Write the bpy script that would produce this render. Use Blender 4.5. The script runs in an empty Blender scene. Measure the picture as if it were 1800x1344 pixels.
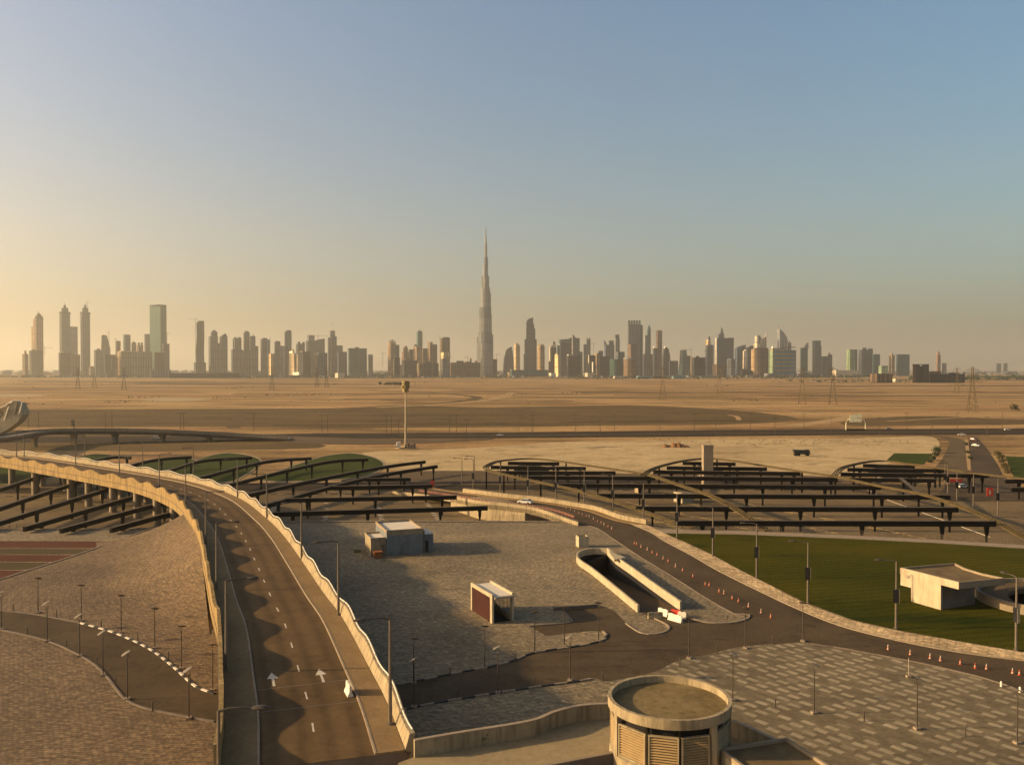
import bpy, bmesh, math, random
from mathutils import Vector, geometry
random.seed(7)
scene = bpy.context.scene
C = scene.collection
R = math.radians
# ------------------------------------------------------------------ camera
F, HOR, CAMZ = 1534.0, 648.0, 36.0            # focal length and horizon row in photo pixels, eye height
PITCH = math.atan((672 - HOR) / F)
cam_d = bpy.data.cameras.new('camera'); cam = bpy.data.objects.new('camera', cam_d); C.objects.link(cam)
cam.location = (0, 0, CAMZ); cam.rotation_euler = (math.pi / 2 - PITCH, 0, 0)
cam_d.sensor_width = 36; cam_d.lens = F / 1800 * 36; cam_d.clip_start = 0.5; cam_d.clip_end = 200000
scene.camera = cam
# ------------------------------------------------------------------ light
SUN_EL, SUN_AZ = 17.5, 93.0                   # azimuth counted from +Y towards -X
sdir = Vector((-math.sin(R(SUN_AZ)) * math.cos(R(SUN_EL)), math.cos(R(SUN_AZ)) * math.cos(R(SUN_EL)), math.sin(R(SUN_EL))))
sl = bpy.data.lights.new('sun', 'SUN'); so = bpy.data.objects.new('sun', sl); C.objects.link(so)
sl.energy = 5.0; sl.angle = R(1.2); sl.color = (1.0, 0.70, 0.36)
so.rotation_euler = sdir.to_track_quat('Z', 'Y').to_euler(); so.location = (-200, 50, 200)
w = bpy.data.worlds.new('World'); scene.world = w; w.use_nodes = True
wn = w.node_tree.nodes; wl = w.node_tree.links
bg = wn['Background']
sky = wn.new('ShaderNodeTexSky'); sky.sky_type = 'NISHITA'; sky.sun_disc = False
sky.sun_elevation = R(SUN_EL); sky.sun_rotation = R(-(SUN_AZ))
sky.altitude = 0; sky.air_density = 1.0; sky.dust_density = 3.0; sky.ozone_density = 2.0
# a hazy evening sky is brightest in its low third and dims towards the zenith
tc = wn.new('ShaderNodeTexCoord'); sx = wn.new('ShaderNodeSeparateXYZ'); wl.new(tc.outputs['Generated'], sx.inputs[0])
cr = wn.new('ShaderNodeValToRGB'); e = cr.color_ramp.elements
e[0].position = .0; e[0].color = (.95, .97, .86, 1); e[1].position = .40; e[1].color = (1.0, 1.12, 1.13, 1)
k = e.new(.14); k.color = (1.10, 1.04, .91, 1); k = e.new(.26); k.color = (1.02, 1.07, 1.02, 1)
k = e.new(.62); k.color = (.68, .71, .72, 1)
wl.new(sx.outputs[2], cr.inputs[0])
mx = wn.new('ShaderNodeMix'); mx.data_type = 'RGBA'; mx.blend_type = 'MULTIPLY'; mx.inputs[0].default_value = 1
mr = wn.new('ShaderNodeMapRange'); mr.inputs['From Min'].default_value = -.55; mr.inputs['From Max'].default_value = .55; wl.new(sx.outputs[0], mr.inputs['Value'])
cx = wn.new('ShaderNodeValToRGB'); cx.color_ramp.elements[0].color = (1.10, .97, .97, 1); cx.color_ramp.elements[1].color = (.84, .96, .95, 1); wl.new(mr.outputs[0], cx.inputs[0])
m2 = wn.new('ShaderNodeMix'); m2.data_type = 'RGBA'; m2.blend_type = 'MULTIPLY'; m2.inputs[0].default_value = 1; wl.new(sky.outputs[0], m2.inputs[6]); wl.new(cx.outputs[0], m2.inputs[7])
wl.new(m2.outputs[2], mx.inputs[6]); wl.new(cr.outputs[0], mx.inputs[7]); wl.new(mx.outputs[2], bg.inputs['Color'])
bg.inputs['Strength'].default_value = 0.085
scene.view_settings.view_transform = 'Standard'; scene.view_settings.look = 'None'
scene.view_settings.exposure = 0.95; scene.view_settings.gamma = 1.0
try:
    scene.cycles.max_bounces = 5; scene.cycles.diffuse_bounces = 2; scene.cycles.volume_bounces = 1; scene.cycles.use_denoising = True
except Exception: pass
HAZE_DENS, HAZE_COL, HAZE_G = 8.0e-5, (0.86, 0.85, 0.74), 0.58

# ------------------------------------------------------------------ helpers
ca, sa = math.cos(PITCH), math.sin(PITCH)
def ray(px, py):
    u = (px - 900) / F; v = (672 - py) / F
    return Vector((u, ca + v * sa, -sa + v * ca))
def G(px, py, z=0.0):                        # photo pixel -> point at height z
    r = ray(px, py); t = (z - CAMZ) / r.z
    return Vector((r.x * t, r.y * t, z))
def D(px, py, d):                            # photo pixel -> point at distance d
    r = ray(px, py); t = d / r.y
    return Vector((r.x * t, d, CAMZ + r.z * t))
def GP(pts, z=0.0): return [G(p[0], p[1], z) for p in pts]
def spline(pts, n=6, closed=False):
    P = [Vector(p) for p in pts]; out = []; L = len(P)
    for i in range(L if closed else L - 1):
        if closed: p0, p1, p2, p3 = P[i - 1], P[i], P[(i + 1) % L], P[(i + 2) % L]
        else: p0, p1, p2, p3 = P[max(i - 1, 0)], P[i], P[i + 1], P[min(i + 2, L - 1)]
        for k in range(n):
            t = k / n
            out.append(0.5 * ((2 * p1) + (p2 - p0) * t + (2 * p0 - 5 * p1 + 4 * p2 - p3) * t * t + (3 * p1 - p0 - 3 * p2 + p3) * t ** 3))
    if not closed: out.append(P[-1])
    return out
def resample(P, step):
    cum = [0.0]
    for a, b in zip(P, P[1:]): cum.append(cum[-1] + (b - a).length)
    n = max(1, round(cum[-1] / step)); out = []; j = 0
    for i in range(n + 1):
        t = cum[-1] * i / n
        while j < len(P) - 2 and cum[j + 1] < t: j += 1
        L = cum[j + 1] - cum[j]
        out.append(P[j].lerp(P[j + 1], (t - cum[j]) / L if L else 0))
    return out
def normals2(P):
    N = []
    for i in range(len(P)):
        t = P[min(i + 1, len(P) - 1)] - P[max(i - 1, 0)]; t.z = 0
        t.normalize(); N.append(Vector((-t.y, t.x, 0)))   # left of travel
    return N
def offset(P, o):
    return [p + n * o for p, n in zip(P, normals2(P))]
WORLD = {}
class MB:
    def __init__(s): s.v = []; s.f = []; s.sm = []
    def add(s, vs, fs, smooth=False):
        k = len(s.v); s.v += [Vector(x) for x in vs]; s.f += [[i + k for i in f] for f in fs]; s.sm += [smooth] * len(fs); return s
    def box(s, c, size, rz=0.0):
        cx, cy, cz = c; a, b, h = size[0] / 2, size[1] / 2, size[2]; co, si = math.cos(rz), math.sin(rz)
        vs = []
        for z in (cz, cz + h):
            for x, y in ((-a, -b), (a, -b), (a, b), (-a, b)):
                vs.append((cx + x * co - y * si, cy + x * si + y * co, z))
        return s.add(vs, [(3, 2, 1, 0), (4, 5, 6, 7), (0, 1, 5, 4), (1, 2, 6, 5), (2, 3, 7, 6), (3, 0, 4, 7)])
    def prism(s, poly, z0, z1):              # poly ccw seen from above (xy)
        n = len(poly); A = sum(poly[i][0] * poly[(i + 1) % n][1] - poly[(i + 1) % n][0] * poly[i][1] for i in range(n))
        if A < 0: poly = list(reversed(poly))
        vs = [(p[0], p[1], z0) for p in poly] + [(p[0], p[1], z1) for p in poly]
        fs = [(i, (i + 1) % n, n + (i + 1) % n, n + i) for i in range(n)]
        tr = geometry.tessellate_polygon([[Vector((p[0], p[1], 0)) for p in poly]])
        for t in tr:
            a, b, c = t
            cr = (poly[b][0] - poly[a][0]) * (poly[c][1] - poly[a][1]) - (poly[b][1] - poly[a][1]) * (poly[c][0] - poly[a][0])
            if cr < 0: t = (a, c, b)
            fs.append((t[0] + n, t[1] + n, t[2] + n)); fs.append((t[2], t[1], t[0]))
        return s.add(vs, fs)
    def sheet(s, loops):                     # flat polygon with holes, 3D points
        pts = [p for l in loops for p in l]
        fs = []
        for t in geometry.tessellate_polygon([[Vector((p[0], p[1], 0)) for p in l] for l in loops]):
            a, b, c = [pts[i] for i in t]
            cr = (b[0] - a[0]) * (c[1] - a[1]) - (b[1] - a[1]) * (c[0] - a[0])
            fs.append(tuple(t) if cr > 0 else (t[0], t[2], t[1]))
        return s.add(pts, fs)
    def strip(s, A, B, smooth=False):
        n = len(A); return s.add(list(A) + list(B), [(i, i + 1, n + i + 1, n + i) for i in range(n - 1)], smooth)
    def sweep(s, rings, closed_ring=True, smooth=False, caps=True):
        m = len(rings[0]); vs = [p for r in rings for p in r]; fs = []
        for i in range(len(rings) - 1):
            for j in range(m if closed_ring else m - 1):
                k = (j + 1) % m; fs.append((i * m + j, i * m + k, (i + 1) * m + k, (i + 1) * m + j))
        if caps and closed_ring:
            fs.append(tuple(range(m - 1, -1, -1))); fs.append(tuple(range((len(rings) - 1) * m, len(rings) * m)))
        return s.add(vs, fs, smooth)
    def tube(s, P, r, seg=6):
        rings = []; P = [Vector(p) for p in P]
        for i, p in enumerate(P):
            t = (P[min(i + 1, len(P) - 1)] - P[max(i - 1, 0)]).normalized()
            up = Vector((0, 0, 1)) if abs(t.z) < .9 else Vector((1, 0, 0))
            a = t.cross(up).normalized(); b = a.cross(t)
            rr = r[i] if isinstance(r, (list, tuple)) else r
            rings.append([p + (a * math.cos(2 * math.pi * k / seg) + b * math.sin(2 * math.pi * k / seg)) * rr for k in range(seg)])
        return s.sweep(rings, smooth=seg > 5)
    def rail(s, P, w, h, z_top=True):        # rectangular bar along P, P = centre of its top
        rings = []
        for p, n in zip(P, normals2(P)):
            a, b = p + n * w / 2, p - n * w / 2; dz = Vector((0, 0, h))
            rings.append([a, b, b - dz, a - dz])
        return s.sweep(rings)
    def lathe(s, c, prof, seg=24, sx=1.0, sy=1.0, smooth=True):
        rings = [[(c[0] + r * sx * math.cos(2 * math.pi * k / seg), c[1] + r * sy * math.sin(2 * math.pi * k / seg), c[2] + z) for k in range(seg)] for r, z in prof]
        return s.sweep(rings, smooth=smooth)
    def obj(s, name, mat, parent=None, **props):
        off = WORLD.get(parent.name, Vector((0, 0, 0))) if parent else Vector((0, 0, 0))
        me = bpy.data.meshes.new(name); me.from_pydata([v - off for v in s.v], [], s.f)
        me.polygons.foreach_set('use_smooth', s.sm)
        me.materials.append(mat); me.validate(); me.update()
        if any(s.sm): me.set_sharp_from_angle(angle=R(32))
        o = bpy.data.objects.new(name, me); C.objects.link(o)
        if parent: o.parent = parent
        WORLD[o.name] = off.copy()
        for k, v in props.items(): o[k] = v
        return o
def thing(name, label, cat, loc=(0, 0, 0), group=None):
    o = bpy.data.objects.new(name, None); C.objects.link(o); o.location = loc
    WORLD[o.name] = Vector(loc); o['label'] = label; o['category'] = cat
    if group: o['group'] = group
    return o
def struct(name, mb, mat, kind='structure'):
    return mb.obj(name, mat, None, kind=kind)
def dup(root, loc, rz, label, group=None):
    c = root.copy(); C.objects.link(c); c.location = loc; c.rotation_euler = (0, 0, rz); c['label'] = label
    if group: c['group'] = group
    for ch in list(root.children):
        k = ch.copy(); C.objects.link(k); k.parent = c
        for g in list(ch.children):
            q = g.copy(); C.objects.link(q); q.parent = k
    return c
ORD = ['first', 'second', 'third', 'fourth', 'fifth', 'sixth', 'seventh', 'eighth', 'ninth', 'tenth', 'eleventh', 'twelfth', 'thirteenth', 'fourteenth', 'fifteenth', 'sixteenth', 'seventeenth', 'eighteenth', 'nineteenth', 'twentieth']

# ------------------------------------------------------------------ materials
def new_mat(name, rough=0.8, metal=0.0, spec=0.3):
    m = bpy.data.materials.new(name); m.use_nodes = True
    b = m.node_tree.nodes['Principled BSDF']; b.inputs['Roughness'].default_value = rough; b.inputs['Metallic'].default_value = metal
    b.inputs['Specular IOR Level'].default_value = spec
    return m, m.node_tree.nodes, m.node_tree.links, b
def noise(n, l, vec, scale, detail=4, rough=.55, vscale=None):
    if vscale:
        mp = n.new('ShaderNodeMapping'); mp.inputs['Scale'].default_value = vscale; l.new(vec, mp.inputs['Vector']); vec = mp.outputs[0]
    t = n.new('ShaderNodeTexNoise'); t.inputs['Scale'].default_value = scale; t.inputs['Detail'].default_value = detail; t.inputs['Roughness'].default_value = rough
    l.new(vec, t.inputs['Vector']); return t.outputs['Fac']
def ramp(n, l, fac, stops):
    r = n.new('ShaderNodeValToRGB'); e = r.color_ramp.elements
    while len(e) < len(stops): e.new(.5)
    for x, (p, c) in zip(e, stops): x.position = p; x.color = (*c, 1) if len(c) == 3 else c
    l.new(fac, r.inputs[0]); return r.outputs[0]
def mixc(n, l, fac, a, b, mode='MIX'):
    x = n.new('ShaderNodeMix'); x.data_type = 'RGBA'; x.blend_type = mode
    for s, v in ((0, fac), (6, a), (7, b)):
        if isinstance(v, (int, float)): x.inputs[s].default_value = v
        elif isinstance(v, (tuple, list)): x.inputs[s].default_value = (*v, 1) if len(v) == 3 else v
        else: l.new(v, x.inputs[s])
    return x.outputs[2]
def math_(n, l, op, a, b=0.0, c=None):
    x = n.new('ShaderNodeMath'); x.operation = op
    for i, v in enumerate((a, b) + ((c,) if c is not None else ())):
        if isinstance(v, (int, float)): x.inputs[i].default_value = v
        else: l.new(v, x.inputs[i])
    return x.outputs[0]
def pos(n): return n.new('ShaderNodeNewGeometry').outputs['Position']
def objc(n): return n.new('ShaderNodeTexCoord').outputs['Object']
def bump(n, l, b, h, strength, dist):
    x = n.new('ShaderNodeBump'); x.inputs['Strength'].default_value = strength; x.inputs['Distance'].default_value = dist
    l.new(h, x.inputs['Height']); l.new(x.outputs[0], b.inputs['Normal'])
def plain(name, col, rough=.7, var=.25, scale=.6, metal=0., bmp=0., spec=.3):
    m, n, l, b = new_mat(name, rough, metal, spec); p = objc(n)
    f = noise(n, l, p, scale, 6, .65)
    lo = tuple(c * (1 - var) for c in col); hi = tuple(min(1, c * (1 + var)) for c in col)
    l.new(ramp(n, l, f, [(.3, lo), (.7, hi)]), b.inputs['Base Color'])
    if bmp: bump(n, l, b, f, bmp, .05)
    return m
TG = (.70, .63, .46)
def tg(c, k=TG): return tuple(a * b for a, b in zip(c, k))
def ground(name, cols, scale, fine, rough=.9, bmp=.0, bdist=.1, vscale=None, stain=0.0, stain_col=(.04, .035, .03)):
    m, n, l, b = new_mat(name, rough, 0, .08); p = pos(n); cols = [tg(c) for c in cols]; stain_col = tg(stain_col)
    f = noise(n, l, p, scale, 8, .6, vscale); g = noise(n, l, p, fine, 5, .7)
    c = ramp(n, l, f, [(.28 + .44 * i / max(1, len(cols) - 1), k) for i, k in enumerate(cols)])
    gg = ramp(n, l, g, [(.2, (.72, .72, .72)), (.8, (1.25, 1.25, 1.25))])
    c = mixc(n, l, 1.0, c, gg, 'MULTIPLY')
    if stain:
        s = noise(n, l, p, scale * 2.7, 6, .7); s = ramp(n, l, s, [(.52, (0, 0, 0)), (.68, (stain,) * 3)])
        c = mixc(n, l, s, c, stain_col)
    l.new(c, b.inputs['Base Color'])
    if bmp: bump(n, l, b, g, bmp, bdist)
    return m
def paving(name, c1, c2, mort, bw, bh, rot, bias=0.0, msize=.02, patch=.35, patch_scale=.12, off=.5):
    m, n, l, b = new_mat(name, .85, 0, .25); p = pos(n); c1, c2, mort = tg(c1, (1.05, .93, .68)), tg(c2, (1.05, .93, .68)), tg(mort, (1.05, .93, .68))
    mp = n.new('ShaderNodeMapping'); mp.inputs['Rotation'].default_value = (0, 0, rot); l.new(p, mp.inputs['Vector'])
    t = n.new('ShaderNodeTexBrick'); t.offset = off; t.squash = 1.0
    for k, v in (('Color1', (*c1, 1)), ('Color2', (*c2, 1)), ('Mortar', (*mort, 1)), ('Scale', 1.0), ('Mortar Size', msize), ('Bias', bias), ('Brick Width', bw), ('Row Height', bh)):
        t.inputs[k].default_value = v
    l.new(mp.outputs[0], t.inputs['Vector'])
    f = noise(n, l, p, patch_scale, 7, .6)
    pm = ramp(n, l, f, [(.3, (1 - patch,) * 3), (.7, (1 + patch,) * 3)])
    c = mixc(n, l, 1.0, t.outputs['Color'], pm, 'MULTIPLY')
    g = noise(n, l, p, 1.5, 5, .75); gm = ramp(n, l, g, [(.3, (.52, .52, .52)), (.5, (.95, .95, .95)), (.7, (1.6, 1.6, 1.6))])
    c = mixc(n, l, 1.0, c, gm, 'MULTIPLY')
    st = noise(n, l, p, .16, 8, .7); c = mixc(n, l, ramp(n, l, st, [(.56, (0, 0, 0)), (.72, (.4,) * 3)]), c, tuple(x * .55 for x in mort))
    wv = n.new('ShaderNodeTexWave'); wv.wave_type = 'RINGS'; wv.rings_direction = 'Z'; wv.inputs['Scale'].default_value = .35; wv.inputs['Distortion'].default_value = 9; wv.inputs['Detail'].default_value = 3; wv.inputs['Detail Scale'].default_value = .25
    mp2 = n.new('ShaderNodeMapping'); mp2.inputs['Location'].default_value = (22, -158, 0); l.new(p, mp2.inputs['Vector']); l.new(mp2.outputs[0], wv.inputs['Vector'])
    c = mixc(n, l, 1.0, c, ramp(n, l, wv.outputs['Fac'], [(.05, (.80, .80, .80)), (.2, (1, 1, 1))]), 'MULTIPLY')
    l.new(c, b.inputs['Base Color'])
    bump(n, l, b, g, .6, .2)
    return m
def facade(name, wall, glass, fh=3.6, bw=6.0, hw=.5, vw=.55, rough=.7, spec=.12):
    m, n, l, b = new_mat(name, rough, 0, spec); p = objc(n)
    s = n.new('ShaderNodeSeparateXYZ'); l.new(p, s.inputs[0])
    u = math_(n, l, 'ADD', s.outputs[0], math_(n, l, 'MULTIPLY', s.outputs[1], .6))
    a = math_(n, l, 'LESS_THAN', math_(n, l, 'FRACT', math_(n, l, 'MULTIPLY', s.outputs[2], 1 / fh)), hw)
    c = math_(n, l, 'LESS_THAN', math_(n, l, 'FRACT', math_(n, l, 'MULTIPLY', u, 1 / bw)), vw)
    k = math_(n, l, 'MULTIPLY', a, c)
    f = noise(n, l, p, .03, 3, .6, (1, 1, .3)); tint = ramp(n, l, f, [(.3, (.72, .72, .72)), (.7, (1.25, 1.25, 1.25))])
    oi = n.new('ShaderNodeObjectInfo'); rnd_ = ramp(n, l, oi.outputs['Random'], [(0, (.68, .70, .74)), (.5, (1, 1, 1)), (1, (1.38, 1.32, 1.24))])
    big = math_(n, l, 'LESS_THAN', math_(n, l, 'FRACT', math_(n, l, 'MULTIPLY', s.outputs[2], 1 / 47.0)), .10)
    cc = mixc(n, l, k, wall, glass); cc = mixc(n, l, 1.0, cc, tint, 'MULTIPLY'); cc = mixc(n, l, 1.0, cc, rnd_, 'MULTIPLY'); cc = mixc(n, l, math_(n, l, 'MULTIPLY', big, .55), cc, glass)
    l.new(cc, b.inputs['Base Color'])
    return m
M = {}
def wall_mat(name, col, streak=.35):
    m, n, l, b = new_mat(name, .85, 0, .15); p = pos(n)
    f = noise(n, l, p, .5, 6, .6); s = noise(n, l, p, 1.6, 6, .7, (1, 1, .12)); q = noise(n, l, p, 9, 3, .7)
    c = ramp(n, l, f, [(.3, tuple(x * .82 for x in col)), (.7, tuple(x * 1.12 for x in col))])
    c = mixc(n, l, 1.0, c, ramp(n, l, s, [(.38, (1 - streak,) * 3), (.55, (1, 1, 1)), (.8, (1.1, 1.1, 1.1))]), 'MULTIPLY')
    c = mixc(n, l, 1.0, c, ramp(n, l, q, [(.3, (.9, .9, .9)), (.7, (1.06, 1.06, 1.06))]), 'MULTIPLY')
    l.new(c, b.inputs['Base Color']); bump(n, l, b, q, .15, .02); return m
M['desert'] = None
def desert_mat():
    m, n, l, b = new_mat('desert_sand', .95, 0, .1); p = pos(n)
    f1 = noise(n, l, p, .0035, 9, .62, (1, 1.6, 1)); f2 = noise(n, l, p, .02, 8, .68, (.3, 1.5, 1)); f3 = noise(n, l, p, .25, 5, .7)
    c = ramp(n, l, f1, [(.32, (.15, .090, .034)), (.45, (.28, .178, .072)), (.57, (.38, .25, .108)), (.70, (.22, .135, .052))])
    d = ramp(n, l, f2, [(.36, (.42, .40, .38)), (.5, (1, 1, 1)), (.7, (1.22, 1.2, 1.16))])
    e = ramp(n, l, f3, [(.3, (.62, .62, .62)), (.7, (1.36, 1.34, 1.3))])
    f4 = noise(n, l, p, .011, 7, .7, (.6, 1.3, 1)); c = mixc(n, l, ramp(n, l, f4, [(.5, (0, 0, 0)), (.62, (.8,) * 3)]), c, (.36, .20, .09))
    c = mixc(n, l, 1.0, mixc(n, l, 1.0, c, d, 'MULTIPLY'), e, 'MULTIPLY')
    sc = noise(n, l, p, .045, 10, .75, (.35, 1.5, 1)); sm = ramp(n, l, sc, [(.60, (0, 0, 0)), (.68, (.75,) * 3)])
    c = mixc(n, l, sm, c, (.062, .040, .015))
    l.new(c, b.inputs['Base Color']); bump(n, l, b, f2, .5, 1.2)
    return m
M['desert'] = desert_mat()
M['sand_near'] = ground('pale_sand', [(.40, .31, .21), (.58, .47, .33), (.68, .56, .40), (.46, .36, .24)], .03, .4, bmp=.6, bdist=.5, vscale=(.5, 1.2, 1), stain=.6, stain_col=(.20, .14, .08))
M['scrub'] = ground('scrub_soil', [(.115, .086, .045), (.165, .12, .065), (.225, .16, .09)], .02, .3, vscale=(.4, 1.3, 1), stain=.6, stain_col=(.06, .05, .025))
M['scrub_dark'] = ground('scrub_hedge', [(.07, .055, .022), (.10, .078, .032)], .05, .6)
M['salt'] = ground('salt_crust', [(.42, .34, .26), (.6, .52, .42)], .05, .5)
M['track'] = ground('packed_track', [(.12, .09, .055), (.18, .13, .08)], .05, .5)
M['berm'] = ground('pale_berm', [(.45, .33, .21), (.55, .42, .28)], .05, .5)
M['asphalt'] = ground('asphalt', [(.085, .066, .052), (.112, .087, .068), (.14, .11, .083)], .09, 1.6, rough=.85, stain=.5, stain_col=(.035, .027, .022))
M['terrace'] = ground('terrace_concrete', [(.36, .30, .23), (.44, .38, .29)], .2, 1.2, bmp=.4, bdist=.05)
M['asphalt_far'] = ground('dark_asphalt', [(.045, .036, .028), (.07, .056, .042)], .05, .8)
M['asphalt_grey'] = ground('grey_asphalt', [(.13, .10, .075), (.19, .15, .115)], .03, .5)
M['parking'] = ground('parking_asphalt', [(.16, .125, .088), (.225, .178, .126), (.28, .225, .16)], .03, .6, stain=.5, stain_col=(.07, .055, .045))
def bridge_road_mat():
    M['bridge_road'] = ground('bridge_asphalt', [(.125, .086, .052), (.16, .112, .068), (.19, .132, .082)], .12, 1.5, rough=.8, stain=.35, stain_col=(.06, .042, .028))
    m = M['bridge_road']; n, l = m.node_tree.nodes, m.node_tree.links; b = n['Principled BSDF']; src = b.inputs['Base Color'].links[0].from_socket
    at_ = n.new('ShaderNodeAttribute'); at_.attribute_name = 'lateral'
    p = pos(n); wob = math_(n, l, 'MULTIPLY', math_(n, l, 'SUBTRACT', noise(n, l, p, .06, 3), .5), .08)
    v = math_(n, l, 'ADD', at_.outputs['Fac'], wob)
    s = math_(n, l, 'ABSOLUTE', math_(n, l, 'SUBTRACT', math_(n, l, 'FRACT', math_(n, l, 'MULTIPLY', v, 4.0)), .5))
    k = ramp(n, l, s, [(.08, (.80, .80, .80)), (.26, (1.0, 1.0, 1.0)), (.46, (1.07, 1.06, 1.05))])
    pt = noise(n, l, p, .035, 2, .4); kp = ramp(n, l, pt, [(.54, (1, 1, 1)), (.56, (.88, .88, .88))])
    c = mixc(n, l, 1.0, mixc(n, l, 1.0, src, k, 'MULTIPLY'), kp, 'MULTIPLY'); l.new(c, b.inputs['Base Color'])
bridge_road_mat()

M['sidewalk'] = ground('sidewalk_concrete', [(.26, .19, .125), (.34, .255, .17)], .3, 2.5)
M['cobble'] = paving('grey_pavers', (.27, .232, .178), (.165, .142, .11), (.115, .095, .073), .9, .45, .5, 0, .03, .25, .05)
M['cobble_left'] = paving('brown_pavers', (.205, .155, .112), (.115, .086, .06), (.07, .052, .037), .62, .42, .12, 0, .03, .28, .05)
def pattern_mat():
    m, n, l, b = new_mat('striped_pavers', .85, 0, .25); p = pos(n)
    mp = n.new('ShaderNodeMapping'); mp.inputs['Rotation'].default_value = (0, 0, R(52)); l.new(p, mp.inputs['Vector'])
    s = n.new('ShaderNodeSeparateXYZ'); l.new(mp.outputs[0], s.inputs[0])
    v = math_(n, l, 'DIVIDE', s.outputs[1], .72); row = math_(n, l, 'FLOOR', v)
    u = math_(n, l, 'ADD', math_(n, l, 'DIVIDE', s.outputs[0], 1.4), math_(n, l, 'MULTIPLY', row, .37)); cell = math_(n, l, 'FLOOR', u)
    cv = n.new('ShaderNodeCombineXYZ'); l.new(cell, cv.inputs[0]); l.new(row, cv.inputs[1])
    w = n.new('ShaderNodeTexWhiteNoise'); w.noise_dimensions = '2D'; l.new(cv.outputs[0], w.inputs['Vector'])
    k3 = math_(n, l, 'FLOORED_MODULO', math_(n, l, 'ADD', cell, math_(n, l, 'MULTIPLY', row, 1.0)), 3.0)
    keep = math_(n, l, 'MULTIPLY', math_(n, l, 'LESS_THAN', k3, .5), math_(n, l, 'GREATER_THAN', w.outputs['Value'], .22))
    val = math_(n, l, 'ADD', math_(n, l, 'MULTIPLY', w.outputs['Value'], .55), math_(n, l, 'MULTIPLY', keep, .45))
    c = ramp(n, l, val, [(0, (.15, .112, .060)), (.35, (.18, .137, .076)), (.56, (.21, .16, .09)), (.62, (.31, .247, .148)), (1, (.385, .31, .19))])
    t = n.new('ShaderNodeTexBrick'); l.new(mp.outputs[0], t.inputs['Vector'])
    for k, q in (('Color1', (1, 1, 1, 1)), ('Color2', (.82, .82, .82, 1)), ('Mortar', (.7, .7, .7, 1)), ('Scale', 1.0), ('Mortar Size', .02), ('Brick Width', .44), ('Row Height', .21)): t.inputs[k].default_value = q
    c = mixc(n, l, 1.0, c, t.outputs['Color'], 'MULTIPLY')
    f = noise(n, l, p, .07, 7, .6); c = mixc(n, l, 1.0, c, ramp(n, l, f, [(.3, (.78, .78, .78)), (.7, (1.15, 1.15, 1.15))]), 'MULTIPLY')
    g = noise(n, l, p, 1.6, 5, .7); c = mixc(n, l, 1.0, c, ramp(n, l, g, [(.25, (.75, .75, .75)), (.75, (1.2, 1.2, 1.2))]), 'MULTIPLY')
    l.new(c, b.inputs['Base Color']); bump(n, l, b, g, .3, .1); return m
M['pattern'] = pattern_mat()
M['light_walk'] = paving('cream_pavers', (.62, .50, .36), (.36, .28, .19), (.28, .21, .14), 1.3, .7, .6, 0, .03, .25, .15)
M['red_turf'] = ground('red_paint', [(.105, .043, .03), (.15, .06, .042)], .1, 1.0)
M['green_turf'] = ground('green_paint', [(.085, .070, .042), (.115, .092, .055)], .1, 1.0)
def lawn_mat():
    m, n, l, b = new_mat('lawn', 1.0, 0, .03); p = pos(n)
    f = noise(n, l, p, .05, 8, .65, (.5, 1, 1)); g = noise(n, l, p, 3.0, 5, .75); d = noise(n, l, p, .028, 5, .6, (.6, 1.6, 1))
    c = ramp(n, l, f, [(.3, (.033, .036, .003)), (.5, (.052, .050, .0045)), (.7, (.078, .061, .008))])
    c = mixc(n, l, ramp(n, l, d, [(.56, (0, 0, 0)), (.64, (.85,) * 3)]), c, (.018, .027, .004))
    wv = n.new('ShaderNodeTexWave'); wv.inputs['Scale'].default_value = .16; wv.inputs['Distortion'].default_value = 1.5; wv.inputs['Detail'].default_value = 3
    mp = n.new('ShaderNodeMapping'); mp.inputs['Rotation'].default_value = (0, 0, R(75)); l.new(p, mp.inputs['Vector']); l.new(mp.outputs[0], wv.inputs['Vector'])
    c = mixc(n, l, 1.0, c, ramp(n, l, wv.outputs['Fac'], [(.2, (.9, .9, .9)), (.8, (1.1, 1.1, 1.1))]), 'MULTIPLY')
    c = mixc(n, l, 1.0, c, ramp(n, l, g, [(.2, (.6, .6, .6)), (.8, (1.4, 1.4, 1.4))]), 'MULTIPLY')
    l.new(c, b.inputs['Base Color']); bump(n, l, b, g, .9, .2); return m
M['grass'] = lawn_mat()
M['grass_far'] = ground('green_lawn', [(.040, .062, .003), (.060, .086, .005)], .05, 1.0, stain=.4, stain_col=(.02, .036, .006))
M['white_paint'] = plain('white_paint', (.5, .43, .33), .7, .25, 1.5)
M['yellow_paint'] = plain('yellow_paint', (.60, .40, .13), .7, .3, 1.5)
M['kerb_white'] = plain('kerb_white', (.58, .52, .42), .7, .15, 2)
M['kerb_black'] = plain('kerb_black', (.025, .023, .022), .7, .2, 2)
M['kerb'] = plain('kerb_concrete', (.26, .20, .135), .8, .2, 1)
M['cream'] = wall_mat('cream_render', (.33, .262, .16))
M['cream_rough'] = wall_mat('stained_render', (.30, .205, .085), .5)
M['white_wall'] = wall_mat('white_render', (.43, .355, .235), .2)
M['grey_wall'] = wall_mat('grey_cladding', (.165, .18, .185), .2)
M['concrete'] = plain('concrete', (.24, .185, .12), .85, .2, .5)
M['dark_concrete'] = plain('dark_concrete', (.14, .11, .085), .85, .25, .6)
M['pylon'] = plain('weathered_pylon_steel', (.13, .095, .055), .7, .2, .3)
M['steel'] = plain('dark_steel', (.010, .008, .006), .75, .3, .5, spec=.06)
M['steel_top'] = plain('paler_steel_top', (.10, .078, .055), .7, .25, .5, spec=.1)  # top plates are paler than the beam steel
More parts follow.
